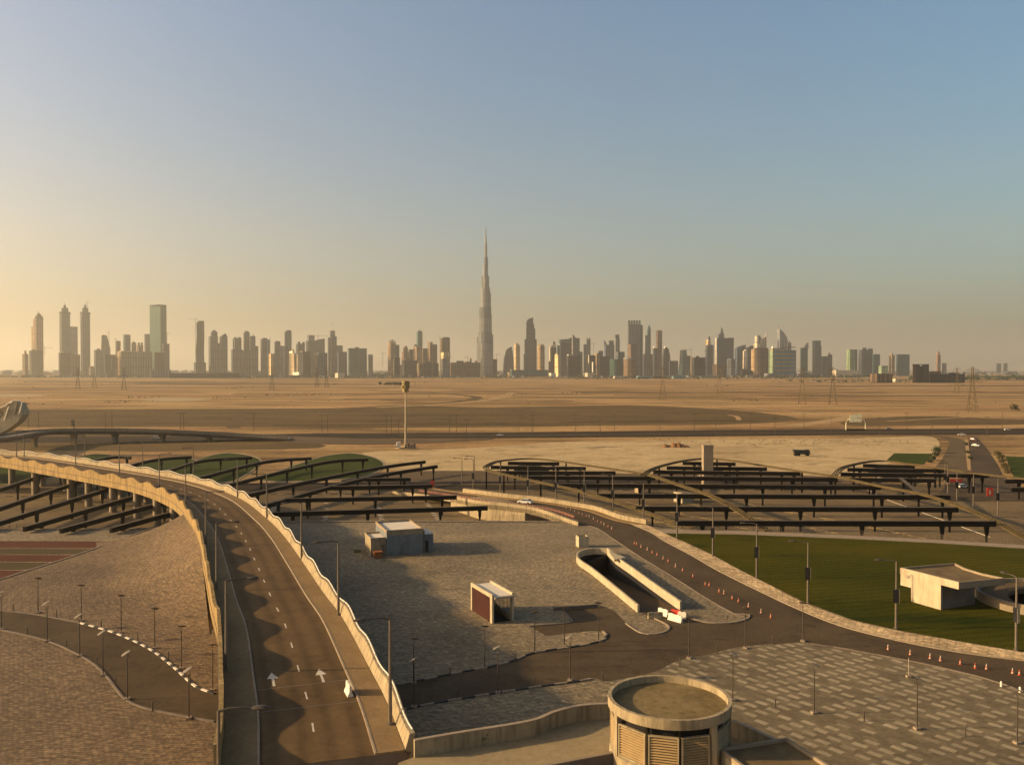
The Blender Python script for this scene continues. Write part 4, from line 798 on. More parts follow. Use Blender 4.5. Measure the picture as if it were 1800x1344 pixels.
tower('sculpted_tower', 'white sculpted tower with a slanting roof and thin needle', 5000, [('body', 'g', 1335, 1346.6, 590, None, 'white', [(1335, 664), (1335, 601), (1346, 590), (1346.6, 664)]), ('needle', 's', 1345, 1346.4, 577, 592, 'white')])
tower('apartment_block', 'brown and tan ribbed block left of the blue and gold striped block', 4300, [('body', 'c', 1320.5, 1336, 614, None, 'tan'), ('right_body', 'b', 1333, 1351, 613.5, None, 'brown', .1), ('roof_slab', 'b', 1326, 1350, 611.5, 614, 'greyd', .1), ('podium', 'b', 1300, 1346, 651, None, 'dark', .1)], 'building')
tower('office_block', 'blue glass block with broad golden stripes and a white corner', 4100, [('body', 'b', 1355, 1378, 612, None, 'bluestripe', .15), ('right_body', 'b', 1376, 1399.5, 615, None, 'bluestripe', .05), ('core', 'b', 1375.5, 1379, 610.5, None, 'blue', .1), ('lit_flank', 'b', 1351, 1360, 616, None, 'mint', .8), ('white_corner', 'b', 1356, 1360.5, 609, 615.5, 'brightroof', .6), ('roof_beam', 'b', 1380, 1398, 609.5, 611, 'greyd', .05), ('podium', 'b', 1343, 1400, 656, None, 'steel', .2)], 'building')  # mint flank colours in the sunlit left side
tower('blade_tower', 'pale blade-shaped tower with a curved edge and needle', 5000, [('body', 'g', 1367.5, 1382.5, 578, None, 'lightgrey', [(1368, 664), (1368.5, 578), (1370.5, 580), (1376, 585), (1382, 593), (1382.5, 664)]), ('needle', 's', 1367.9, 1369, 570.5, 580, 'white')])
tower('unfinished_building', 'unfinished frame with small pinnacles behind the blue and gold block', 5200, [('body', 'b', 1382.5, 1391, 602, None, 'steel', .3), ('pinnacle', 'b', 1384, 1385.2, 597, 602, 'greyd', .3), ('pinnacle', 'b', 1387, 1388.5, 599, 602, 'greyd', .3)], 'building')
# --- right end
tower('glass_tower', 'teal tower with a pale pointed tip right of the blue and gold block', 5000, [('body', 'b', 1407, 1420, 611, None, 'teal', .2), ('tip', 'g', 1414, 1420.5, 602, 612, 'lightgrey', [(1414, 612), (1417, 605), (1420, 602), (1420.5, 612)])])
simple('tower', 'tallest grey tower of the right end, with a pale left flank', 5000, 1428, 1443, 598.5, 'grey', .35, [('side_tier', 'b', 1440, 1444, 608, None, 'greyd', .2)])
simple('tower', 'short dark tower with a stepped roof, right of the tallest right-end tower', 5100, 1455, 1463, 623, 'greyd', .2, [('roof_box', 'b', 1456.5, 1459, 620, 623, 'greyd', .2)])
simple('tower', 'low grey block joining two dark right-end towers', 5100, 1443, 1456, 626, 'grey', .2)
tower('glass_tower', 'mint green glass tower with a leaning flank', 4900, [('body', 't', 1488, 1504, 614, None, 'mint', .9), ('dark_side', 'b', 1501, 1507, 614, None, 'teal', .1)])
simple('tower', 'broad grey tower with a ragged roof right of the mint green tower', 5000, 1509, 1534.5, 614.5, 'grey', .3, [('roof_box', 'b', 1516, 1523, 611, 614.5, 'greyd', .2), ('roof_box', 'b', 1526, 1534, 612.5, 614.5, 'greyd', .2)])
simple('tower', 'teal grey slab beside the broad ragged-roofed tower', 4950, 1534, 1547, 622.5, 'teal', .15)
simple('tower', 'slim tan tower left of the square teal office block', 5000, 1562.5, 1573, 624, 'tan', .5, [('cap', 'b', 1565, 1570, 621, 624, 'tan', .5)])
simple('office_block', 'square teal office block near the right end', 4900, 1575.5, 1599, 623.5, 'teal', .1, [('roof_rim', 'b', 1575.5, 1599, 622.6, 623.6, 'grey', .1)], 'building')
simple('office_block', 'small pale green block before the teal office block', 4600, 1544, 1561, 642.5, 'mint', .35, (), 'building')
tower('unfinished_building', 'low brown concrete shell with rows of open floors', 2500, [('body', 'b', 1530, 1568, 656.5, None, 'brown', .4), ('dark_half', 'b', 1548, 1569, 657, None, 'dark', .05)], 'building')
tower('unfinished_building', 'tall dark concrete shell with an open middle bay', 2500, [('body', 'b', 1604, 1617, 640.5, None, 'brown', .15), ('right_wing', 'b', 1621, 1633, 641, None, 'dark', .15), ('core', 'b', 1613, 1623, 643, None, 'dark', .05), ('roof_slab', 'b', 1603, 1633, 639.8, 641.2, 'brown', .1)], 'building')
tower('unfinished_building', 'long dark low concrete shell at the right end of the skyline', 2500, [('body', 'b', 1632, 1696, 657, None, 'dark', .05), ('upper_floors', 'b', 1633, 1654, 652.5, 657, 'brown', .05), ('roof_box', 'b', 1667, 1685, 655, 657, 'greyd', .1)], 'building')
tower('tower', 'slim pinkish tower with a pointed head near the right end', 5200, [('body', 'b', 1645.5, 1653.5, 624, None, 'pink', .45), ('head', 't', 1646.5, 1652.5, 617.5, 624, 'pink', .5)])
simple('tower', 'short pale tower right of the slim pinkish tower', 5200, 1656, 1664, 638, 'lightgrey', .4)
simple('office_block', 'faint far grey block, left of a pair at the right edge', 7500, 1750, 1760, 638.5, 'grey', .3, (), 'building')
simple('office_block', 'faint far grey block, right of a pair at the right edge', 7500, 1764, 1771, 638, 'grey', .3, (), 'building')
simple('shed', 'blue-roofed long shed left of the boxy dark block', 3600, 1119, 1145, 660.5, 'teal_shed', .1, (), 'shed')
simple('shed', 'dark green shed between the two blue sheds', 3600, 1147, 1166, 661, 'greyd', .1, (), 'shed')
simple('shed', 'second blue shed standing right of the dark green shed', 3600, 1181, 1206, 661, 'teal_shed', .1, (), 'shed')
simple('shed', 'long flat pale-roofed shed left of the blue-roofed shed', 3600, 1078, 1104, 660.8, 'paleroof', .1, (), 'shed')
simple('shed', 'white low shed at the foot of the mint green tower', 4300, 1463, 1508, 650.5, 'paleroof', .15, (), 'shed')
simple('shed', 'low pale shed below the striped blue and gold block', 4000, 1400, 1432, 657.5, 'steel', .15, (), 'shed')
simple('shed', 'bright cream shed below the slim cream tower', 4050, 965, 977, 655.5, 'brightroof', .3, (), 'shed')
simple('shed', 'small white shed beside the low brown concrete shell', 2700, 1569, 1586, 665.5, 'paleroof', .3, (), 'shed')
# tower cranes
def crane(label, d, x, ytop, ybase, xl, xr):
    a = D(x, ytop, d); b = D(x, ybase, d); root = thing('tower_crane', label, 'crane', b)
    t = .9 * d / 5000
    m = MB()
    for k in (-1, 1):
        for j in (-1, 1): m.tube([b + Vector((k * t, j * t, 0)), a + Vector((k * t, j * t, 0))], .28 * t, 4)
    z = b.z; s_ = 1
    while z < a.z - 2 * t:
        m.tube([Vector((b.x - t * s_, b.y - t, z)), Vector((b.x + t * s_, b.y - t, z + 2.4 * t))], .2 * t, 3); z += 2.4 * t; s_ = -s_
    m.obj('mast', M['trunk'], root)
    yj = ytop + 2
    MB().rail([D(xl, yj, d), D(xr, yj, d)], 1.1 * t, 1.3 * t).obj('jib', M['trunk'], root)
    MB().tube([a, a + Vector((0, 0, 5 * t)), D(xl if abs(xl - x) > abs(xr - x) else xr, yj, d)], .25 * t, 4).obj('tie_bar', M['trunk'], root)
crane('tower crane leaning over the pointed dome tower', 4900, 78.5, 609, 625, 76.5, 93)
crane('tower crane standing on the right twin tower', 5000, 153.5, 529, 548, 151, 158)
crane('tower crane to the right of the wedge tower', 4900, 191.5, 582, 618, 188, 194)
crane('short crane on the brown block beside the wedge tower', 5100, 203.5, 594, 600, 200, 205)
crane('tower crane on the left side of the wavy tower', 4950, 343.6, 559, 640, 333, 349)
crane('short crane atop the right flank of the green glass slab', 4850, 293.5, 584, 604, 291, 299)
crane('tower crane left of the brown fin-roofed tower', 4600, 673, 619, 645, 667, 679)
crane('tower crane above the long unfinished frame', 4400, 822.5, 626, 640, 815, 829)
crane('tower crane at the right foot of the supertall tower', 4600, 872.8, 621, 636, 868, 880)
crane('tower crane behind the two-pronged slim tower', 5000, 1043.5, 602, 622, 1035, 1047)
crane('crane in front of the plain grey stepped tower', 5200, 559, 588, 600, 553, 577)
crane('tower crane left of the boxy dark block on the blue base', 4900, 1215, 612, 650, 1198, 1219)
# far fringe of low houses and trees, too many and too small to count
fr = MB(); rnd = random.Random(3)
for _ in range(900):
    x = rnd.uniform(-40, 1840); d = rnd.uniform(5600, 9000); wd = rnd.uniform(15, 60); h = rnd.uniform(5, 22) * (1.35 if x < 140 or 290 < x < 380 else 1)
    p = D(x, HOR, d); fr.box((p.x, d, GZ), (wd, wd, h), rnd.uniform(0, 1.5))
struct('distant_low_houses', fr, M['f_steel'], 'stuff')
lo_ = MB()
for _ in range(240):
    x = rnd.uniform(95, 1520); d = rnd.uniform(3900, 4500); wd = rnd.uniform(8, 38); p = D(x, HOR, d); lo_.box((p.x, d, GZ), (wd, wd * .6, rnd.uniform(3, 11)), rnd.uniform(-.3, .6))
struct('distant_sheds', lo_, M['f_lightgrey'], 'stuff')
tr = MB()
def leafball(m, c, r, n, rr, sz=1.0, rz=None):
    for _ in range(n):
        v = Vector((rr.gauss(0, 1), rr.gauss(0, 1), rr.gauss(0, 1))).normalized() * r * rr.uniform(.35, 1.0)
        v.z *= .8; p = c + v; a = Vector((rr.gauss(0, 1), rr.gauss(0, 1), rr.gauss(0, 1))).normalized(); b = a.orthogonal().normalized(); q = a.cross(b)
        s_ = sz * rr.uniform(.6, 1.3)
        m.add([p + b * s_, p - b * s_ * .5 + q * s_ * .8, p - b * s_ * .5 - q * s_ * .8], [(0, 1, 2)])
def fringe(x0, x1, d0, d1, count, hmin, hmax):
    for _ in range(count):
        x = rnd.uniform(x0, x1); d = rnd.uniform(d0, d1); p = D(x, HOR, d); h = rnd.uniform(hmin, hmax)
        leafball(tr, Vector((p.x, d, GZ + h * .55)), h * .7, 14, rnd, h * .4)
fringe(-40, 90, 3900, 4300, 90, 6, 11); fringe(1600, 1840, 3000, 3900, 240, 8, 14); fringe(1400, 1560, 3700, 4400, 120, 7, 12)
fringe(655, 690, 4300, 4700, 40, 7, 14); fringe(1000, 1400, 3300, 3800, 160, 4, 8); fringe(360, 660, 3700, 4100, 110, 4, 8); fringe(660, 900, 3600, 4000, 90, 4, 7); fringe(95, 360, 3800, 4100, 60, 4, 8)
fringe(90, 1500, 4000, 4400, 330, 5, 12); fringe(1380, 1700, 2500, 3000, 90, 3, 6)
struct('distant_trees', tr, M['leaf'], 'stuff')
rb = MB()
for _ in range(46):                       # rubble and bush specks in loose clusters over the desert
    x0, y0 = rnd.uniform(-40, 1840), rnd.uniform(668, 712)
    for _ in range(rnd.choice((1, 2, 3, 9, 14))):
        x, y = x0 + rnd.gauss(0, 22), y0 + rnd.gauss(0, .7); p = G(x, y, GZ); k = p.y / 900
        leafball(rb, p + Vector((0, 0, .3)), 1.2 * k * rnd.uniform(.4, 1.2), 5, rnd, .6 * k)
for _ in range(200):
    x, y = rnd.uniform(1150, 1600), rnd.gauss(777, 3); p = G(x, y, GZ); leafball(rb, p + Vector((0, 0, .05)), 1.0, 6, rnd, .28)
struct('desert_scrub', rb, M['leaf_brown'], 'stuff')

# ================================================================== SHADE CANOPIES over the car parks
def canopy_beam(label, pts, ztop=1.5, gap=17.0, wd=.75, h=1.05, group='shade canopy beams', first=4.0, smooth=True, posts=True, flare=.75):
    P = [G(a, b, ztop) for a, b in pts]
    if len(P) > 2 and smooth: P = spline(P, 5)
    P = resample(P, 2.0)
    root = thing('canopy_beam', label, 'canopy beam', (P[0].x, P[0].y, GZ), group)
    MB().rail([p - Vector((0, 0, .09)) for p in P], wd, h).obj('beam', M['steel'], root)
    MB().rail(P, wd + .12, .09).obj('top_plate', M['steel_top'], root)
    if posts:
        s = 0; last = -gap + first
        for a, b in zip(P, P[1:]):
            if s - last >= gap or (b is P[-1] and s - last > 3):
                last = s; m = MB(); zb = ztop - h - .05
                m.box((a.x, a.y, GZ), (.42, .42, zb - GZ - .2))
                m.sweep([[(a.x + i * r, a.y + j * .3, z) for i, j in ((-1, -1), (1, -1), (1, 1), (-1, 1))] for r, z in ((.26, zb - 1.9), (.36, zb - 1.3), (flare * .5, zb - .5), (flare * .62, zb))])
                m.obj('post', M['steel'], root)
            s += (b - a).length
    return root
LB = [([(-60, 862), (0, 857), (80, 831), (187, 803), (230, 802)], 'long curved canopy beam, farthest left of those passing under the overpass'),
      ([(-40, 903), (0, 890), (152, 840), (233, 815), (280, 805), (337, 801)], 'long curved canopy beam, second from the left under the overpass'),
      ([(-30, 925), (0, 915), (205, 852), (303, 823), (360, 807), (443, 802)], 'long curved canopy beam, third from the left under the overpass'),
      ([(43, 925), (253, 865), (350, 838), (463, 810), (547, 803)], 'long curved canopy beam, middle one of the seven under the overpass'),
      ([(107, 928), (287, 880), (393, 852), (567, 811), (647, 805)], 'long curved canopy beam ending beside the nearest grass mound'),
      ([(195, 927), (300, 899), (437, 867), (560, 840), (677, 818), (747, 809)], 'long curved canopy beam with a bent far end near the floodlight mast'),
      ([(285, 924), (310, 919), (400, 900), (470, 885), (560, 859), (668, 833), (768, 817)], 'straight-ended canopy beam, rightmost of those under the overpass')]
for p, l in LB: canopy_beam(l, p, group='curved canopy beams under the overpass')
for p, l in (([(470, 900), (857, 888.5)], 'nearest cross beam of the left canopy, behind the grey pavilion'), ([(500, 875.5), (803, 870)], 'second cross beam of the left canopy counted from the pavilion'), ([(585, 854), (760, 851)], 'third cross beam of the left canopy counted from the pavilion'), ([(643, 840), (722, 839)], 'shortest cross beam of the left canopy, deepest in the frame')):
    canopy_beam(l, p, group='cross beams of the left canopy', smooth=False)
RZ = 2.2
RBm = [([(893, 811), (983, 812)], 'shortest rear cross beam of the left leaf-shaped canopy'), ([(863, 818), (1030, 820)], 'second rear cross beam of the left leaf-shaped canopy'), ([(874, 827), (1082, 828)], 'third rear cross beam of the left leaf-shaped canopy'), ([(928, 836), (1152, 837)], 'fourth cross beam, spanning the tip of the left leaf-shaped canopy'),
       ([(1200, 811), (1293, 812.5)], 'shortest rear cross beam of the middle leaf-shaped canopy'), ([(1172, 819), (1348, 821)], 'second rear cross beam of the middle leaf-shaped canopy'), ([(1148, 826), (1407, 829)], 'third rear cross beam of the middle leaf-shaped canopy'), ([(1156, 836.5), (1472, 839)], 'fourth cross beam of the middle leaf-shaped canopy'),
       ([(982, 849), (1548, 853)], 'long cross beam running from the left leaf canopy to the right one'), ([(1050, 867), (1670, 869.5)], 'third nearest long cross beam over the right car park'), ([(1118, 889), (1684, 891)], 'second nearest long cross beam over the right car park'), ([(1188, 914), (1750, 915)], 'nearest long cross beam, beside the front lawn'),
       ([(1517, 815), (1608, 817.5)], 'shortest rear cross beam of the right leaf-shaped canopy'), ([(1490, 822), (1663, 824)], 'second rear cross beam of the right leaf-shaped canopy'), ([(1478, 830), (1738, 833)], 'third rear cross beam of the right leaf-shaped canopy'), ([(1494, 839), (1645, 841)], 'fourth rear cross beam of the right leaf-shaped canopy'), ([(1767, 842), (1900, 843)], 'short cross beam cut by the right edge, farther one'), ([(1778, 856), (1900, 857)], 'short cross beam cut by the right edge, nearer one')]
for p, l in RBm: canopy_beam(l, p, RZ, 17, .8, 1.15, group='cross beams of the right canopies', smooth=False, flare=.85)
canopy_beam('short slanting beam crossing the right leaf-shaped canopy', [(1583, 839), (1617, 867)], RZ + .3, 30, .9, .5, smooth=False)
def arch(label, pts, post_at=()):
    P = resample(spline([G(a, b, z) for a, b, z in pts], 8), 1.5)
    root = thing('canopy_arch', label, 'canopy arch', (P[0].x, P[0].y, GZ), 'triple rail canopy arches')
    for o in (-.8, 0, .8): MB().rail(offset(P, o), .18, .38).obj('rail', M['rib'], root)
    A, B = offset([p - Vector((0, 0, .1)) for p in P], -.8), offset([p - Vector((0, 0, .1)) for p in P], .8)
    for i in range(1, len(P) - 1, 4): MB().rail([A[i], B[i]], .10, .15).obj('cross_tie', M['rib'], root)
    for k in post_at:
        p = P[int(k * (len(P) - 1))]
        MB().box((p.x, p.y, GZ), (.5, .5, p.z - .4 - GZ)).obj('post', M['steel'], root)
arch('triple-rail arch over the back of the left leaf canopy, sweeping to the lawn edge', [(853, 820, 3), (870, 811, 3), (897, 807, 3), (933, 805, 3), (980, 809, 3), (1027, 816, 3), (1083, 824, 3), (1133, 832, 3), (1153, 837, 3), (1200, 853, 3), (1250, 870, 2.8), (1290, 891, 2.2), (1322, 912, 1.4), (1350, 932, .3)], (.12, .3, .55))
arch('triple-rail arch along the front of the left leaf canopy beside the ramp road', [(853, 820, 3), (858, 825, 3), (872, 829, 3), (910, 838, 3), (967, 850, 3), (1017, 861, 2.8), (1080, 880, 2.2), (1133, 898, 1.4), (1180, 914, .8), (1218, 926, .2)], (.05, .2, .4))
arch('triple-rail arch of the middle leaf canopy, ending at the lower right edge', [(1130, 834, 3), (1148, 823, 3), (1173, 815, 3), (1207, 808, 3), (1243, 805, 3), (1283, 808, 3), (1347, 818, 3), (1405, 827, 3), (1467, 836, 3), (1542, 852, 3), (1620, 867, 3), (1689, 889, 2.5), (1744, 912, 1.8), (1800, 942, .6), (1840, 963, .1)], (.12, .3, .5))
arch('triple-rail arch of the right leaf canopy, running out of the right edge', [(1465, 836, 3), (1478, 823, 3), (1494, 817, 3), (1522, 811, 3), (1544, 809, 3), (1567, 810, 3), (1606, 816, 3), (1661, 823, 3), (1717, 831, 3), (1800, 840, 3), (1900, 854, 3)], (.05, .3, .62))
# small buildings and boxes under the canopies
def dark_kiosk(label, px, py, wpx):
    p = G(px, py, GZ); wd = wpx / F * p.y; r = thing('pump_house', label, 'building', p)
    MB().box(p, (wd * .6, 5, 2.6)).obj('wall', M['dark_concrete'], r)
    MB().sweep([[(p.x + a * wd * .5 * k, p.y + b * 4 * k, p.z + z) for a, b in ((-1, -1), (1, -1), (1, 1), (-1, 1))] for k, z in ((1, 2.6), (1.0, 2.8), (.45, 4.2))]).obj('roof', M['steel'], r)
    for k in (-.44, -.30, .30, .44): MB().box((p.x + k * wd, p.y - 3.6, p.z), (.35, .35, 2.6)).obj('post', M['concrete'], r)
dark_kiosk('dark hip-roofed pavilion under the left leaf canopy', 934, 838, 62); dark_kiosk('dark hip-roofed pavilion at the foot of the beige shaft', 1243, 838, 46); dark_kiosk('dark low pavilion under the right leaf canopy', 1570, 842, 90)
def box_thing(name, label, cat, p, size, rz, mat, extra=None):
    r = thing(name, label, cat, p); MB().box(p, size, rz).obj('body', M[mat], r); return r
sh = D(1243.5, 812, 300); sh.z = GZ
r = box_thing('ventilation_shaft', 'tall plain beige concrete shaft rising behind the middle leaf canopy', 'shaft', sh, (3.3, 3.3, 13.6), 0, 'concrete'); MB().box((sh.x, sh.y, GZ + 13.6), (3.5, 3.5, .25)).obj('coping', M['kerb'], r)
p = G(1124, 866, GZ); r = box_thing('utility_box', 'small cream utility box under the left leaf canopy', 'box', p, (1.7, 3.0, 2.2), R(25), 'cream'); MB().box((p.x, p.y, p.z + 2.2), (1.9, 3.2, .15), R(25)).obj('lid', M['white_wall'], r)
p = G(1202, 882, GZ); r = box_thing('stair_house', 'small cream stair house with grey side under the middle leaf canopy', 'building', p, (4.4, 4.0, 2.3), R(28), 'white_wall'); MB().box((p.x - 1.3, p.y + .4, p.z + 2.3), (1.5, 3.6, .55), R(28)).obj('roof_upstand', M['white_wall'], r); MB().box((p.x + .3, p.y, p.z + 2.3), (4.7, 4.3, .14), R(28)).obj('roof', M['grey_wall'], r)
wl_ = thing('retaining_wall', 'long low dark retaining wall across the rear of the car parks', 'wall', G(900, 847, GZ))
MB().rail(resample([G(a, b, GZ + .9) for a, b in ((380, 849), (600, 847.5), (900, 845), (1200, 844), (1480, 844), (1560, 846))], 5), .5, .95).obj('wall', M['dark_concrete'], wl_)
# red signs
def red_board(label, px, py, w_, h_, z0, mark=False, z=GZ):
    p = G(px, py, z); r = thing('red_sign', label, 'sign', p)
    MB().box((p.x, p.y, p.z + z0), (w_, .15, h_)).obj('board', M['red_plastic'], r)
    m = MB()
    for k in (-.35, .35): m.box((p.x + k * w_, p.y + .1, p.z), (.1, .1, z0 + h_ * .5))
    m.obj('legs', M['pole_dark'], r)
    if mark:
        m = MB(); y = p.y - .085
        m.box((p.x, y, p.z + z0 + h_ * .35), (w_ * .18, .02, h_ * .4)); m.add([(p.x - w_ * .3, y, p.z + z0 + h_ * .38), (p.x + w_ * .3, y, p.z + z0 + h_ * .38), (p.x, y, p.z + z0 + h_ * .12)], [(0, 1, 2)])
        m.obj('arrow', M['white_paint'], r)
red_board('red upright board at the end of the left canopy cross beams', 760, 857, 1.3, 2.0, .4); red_board('red panel with a white down arrow beside the right-hand junction', 1740, 873, 1.9, 2.6, .3, True); red_board('long low red banner behind the junction at the right', 1680, 853, 4.4, 1.1, 1.2)

# ================================================================== RAMP BRIDGE on the right
le = [(690, 863, -3.2), (740, 868, -2.1), (793, 876, -.9), (840, 885, .1), (883, 889, .3), (927, 895, .3), (955, 902, .28), (984, 912.5, .15), (1000, 918.5, .06), (1016, 924, .03)]
re = [(730, 851.5, -3.2), (770, 859, -2.1), (813, 865.5, -.9), (840, 868.5, .1), (880, 874, .3), (947, 881, .3), (1000, 889, .28), (1048, 898, .15), (1091, 913, .06), (1137, 922, .03)]
LE, RE = resample(spline([G(*p) for p in le], 8), 1.5), resample(spline([G(*p) for p in re], 8), 1.5)
n2 = 60
def rs(P): 
    k = len(P) - 1; return [P[min(k - 1, int(i * k / n2))].lerp(P[min(k, int(i * k / n2) + 1)], i * k / n2 - int(i * k / n2)) if i < n2 else P[-1] for i in range(n2 + 1)]
LE, RE = rs(LE), rs(RE)
rb_ = thing('ramp_bridge', 'cream-walled road bridge descending from the plaza into the car parks', 'bridge', (LE[30].x, LE[30].y, GZ))
MB().strip([p + Vector((0, 0, .05)) for p in LE], [p + Vector((0, 0, .05)) for p in RE]).obj('roadway', M['asphalt'], rb_)
dz = Vector((0, 0, 1))
MB().sweep([[a + dz * .03, a - dz * .95, b - dz * .95, b + dz * .03] for a, b in zip(LE, RE)]).obj('deck', M['cream'], rb_)
def para(P, o, t, h, zb, name, sel=None, mat='cream'):
    Q = P if sel is None else P[sel[0]:sel[1]]; N_ = normals2(Q)
    MB().sweep([[p + k * o + dz * zb, p + k * o + dz * h, p + k * (o + t) + dz * h, p + k * (o + t) + dz * zb] for p, k in zip(Q, N_)]).obj(name, M[mat], rb_)
pxof = lambda p: 900 + p.x / p.y * F
sL = min(range(n2), key=lambda i: abs(pxof(LE[i]) - 793)); sR = min(range(n2), key=lambda i: abs(pxof(RE[i]) - 813))
para(LE, 0, .3, .85, -.9, 'parapet', (sL, n2 + 1)); para(RE, 0, -.3, 1.25, -.9, 'parapet', (sR, n2 + 1))
MB().tube([p + Vector((0, 0, 1.45)) for p in offset(RE, -.15)[sR:]], .05, 5).obj('handrail', M['pole'], rb_)
MB().tube([p + Vector((0, 0, 1.1)) for p in offset(LE, .15)[sL:]], .05, 5).obj('handrail', M['pole'], rb_)
ia = min(range(n2), key=lambda i: abs(900 + LE[i].x / LE[i].y * F - 929)); 
m = MB(); m.sweep([[LE[i] - dz * .9 + (RE[i] - LE[i]) * .03, Vector((LE[i].x, LE[i].y, GZ)) + (RE[i] - LE[i]) * .03, Vector((RE[i].x, RE[i].y, GZ)), RE[i] - dz * .9] for i in range(sL, ia)]); m.obj('abutment', M['cream'], rb_)
MB().sweep([[a - dz * .95 + (b - a) * .0 + Vector((0, 0, 0)), a + (b - a) * .85 - dz * .95, a + (b - a) * .85 - dz * 1.5, a + (b - a) * .06 - dz * 1.5] for a, b in zip(LE[ia:], RE[ia:])]).obj('girder', M['dark_concrete'], rb_)
kb = [a.lerp(b, .84) for a, b in zip(LE, RE)]
MB().sweep([[a + dz * .19, b - (b - a) * .02 + dz * .19, b - (b - a) * .02 + dz * .0, a + dz * .0] for a, b in zip(kb, RE)]).obj('footway', M['sidewalk'], rb_)

# railings on the plaza edge
def railing(label, pts, z=0., h=1.1, mat='pole_dark', step=1.6):
    P = resample(GP(pts, z), step); r = thing('railing', label, 'railing', P[0]); m = MB()
    for p in P: m.box((p.x, p.y, z), (.06, .06, h))
    m.obj('uprights', M[mat], r); m = MB()
    for k in (h, h * .62, h * .3): m.rail([p + Vector((0, 0, k)) for p in P], .05, .05)
    m.obj('rails', M[mat], r)
railing('thin railing along the edge of the left plaza above the car park', [(-200, 929.5), (0, 928.5), (55, 928)])
railing('thin railing on the plaza edge beside the ramp bridge opening', [(880, 914), (984, 914.5)], h=1.2)
railing('long thin railing behind the front lawn', [(1150, 927.5), (1300, 932), (1500, 940.5), (1640, 947.5), (1800, 957.5), (1900, 962)], mat='pole', step=1.2)
# ================================================================== LAMPS
def make_street_lamp(label, H=9.2, arm=2.3, group=None, banner=False):
    r = thing('street_lamp', label, 'street lamp', (0, 0, 0), group)
    MB().lathe((0, 0, 0), [(.30, 0), (.30, .12), (.16, .14), (.16, .7), (.12, .75)], 10).obj('base', M['pole'], r)
    MB().tube([(0, 0, .6), (0, 0, H * .5), (0, 0, H)], [.18, .14, .10], 8).obj('pole', M['pole'], r)
    MB().tube([(0, 0, H - .05), (arm * .3, 0, H + .12), (arm * .7, 0, H + .12), (arm, 0, H + .06)], [.085, .075, .065, .065], 6).obj('arm', M['pole_dark'], r)
    m = MB(); m.lathe((0, 0, 0), [(.02, 0), (.6, .05), (.66, .14), (.42, .24), (.02, .29)], 12, .95, .46)
    for v in m.v: v += Vector((arm + .3, 0, H - .04))
    m.obj('lamp_head', M['pole_dark'], r)
    if banner:
        b = MB().box((0, -.02, 3.55), (.72, .36, 1.9)).obj('banner_box', M['black'], r)
        MB().box((-.375, -.02, 3.55), (.03, .38, 1.9)).obj('lit_shade_panel', M['white_wall'], b)  # pale panel stands for the sunlit side of the box
        MB().box((.375, -.02, 3.55), (.03, .38, 1.9)).obj('lit_shade_panel', M['steel'], b)  # near-black panel stands for the side in shade
        m = MB()
        for z, l in ((5.0, .3), (4.75, .42), (4.55, .36), (4.1, .4)): m.box((0, -.215, z), (l, .02, .06))
        m.obj('lettering', M['lamp_disc'], b)
    return r
proto = make_street_lamp('tmp'); used = [False]
def lamp_row(pts, z, group, lab, proto_, arm_dir):
    for i, (px, py) in enumerate(pts):
        p = G(px, py, z); l = lab.replace('#', ORD[i]); a = arm_dir(p) if callable(arm_dir) else arm_dir
        if not proto_.get('used'):
            o = proto_['o']; o.location = p; o.rotation_euler = (0, 0, a); o['label'] = l; o['group'] = group; proto_['used'] = 1
        else: dup(proto_['o'], p, a, l, group)
P1 = {'o': proto}
def toward_deck(p):
    i = min(range(n), key=lambda k: (RT[k] - p).length); v = NL[i]; return math.atan2(v.y, v.x)
def away_deck(p): return toward_deck(p) + math.pi
lamp_row([(686, 1272), (595, 1080), (530, 983), (469, 911), (417.5, 873.5), (340, 846), (251, 829), (149, 813.5), (42.5, 803)], DZ + .16, 'lamps on the outer footway of the overpass', 'street lamp on the outer footway of the overpass, # counted from the camera', P1, toward_deck)
lamp_row([(398, 1178), (381, 1035), (362, 958), (326.5, 893), (280, 862), (210, 835), (133, 818), (29, 806)], DZ + .16, 'lamps on the inner footway of the overpass', 'street lamp on the inner footway of the overpass, # of those standing in view', P1, away_deck)
q = D(384, 1240, 55); dup(proto, (q.x, q.y, DZ + .16), 0.1, 'street lamp at the bottom edge of which only the arm and head reach into view', 'lamps on the inner footway of the overpass')
P2 = {'o': make_street_lamp('tmp', 9.3, 2.0, None, True)}
lamp_row([(1575, 1104), (1420, 1059), (1330, 1016), (1253, 977), (1190, 945), (1131, 918), (1077, 899), (1027, 888), (977, 882.5), (928, 878), (879.5, 871), (832, 863)], .12, 'lamps with banner boxes along the curving road', 'street lamp carrying a black banner box beside the curving road, # from the near end', P2, R(165))
lamp_row([(1786, 1142)], .12, 'lamps with banner boxes along the curving road', 'street lamp with its banner box edge-on, in front of the round ramp wall', P2, R(100))
lamp_row([(1661, 863), (1666, 868), (1682, 880), (1711, 889), (1754, 903)], GZ + 2.2, 'lamps with banner boxes at the junction', 'street lamp with banner box at the far right junction, # from the left', P2, R(180))
lamp_row([(834, 848), (812, 852)], GZ, 'lamps behind the left canopy', 'plain street lamp left of the left leaf canopy, # from the right', P1, R(180))
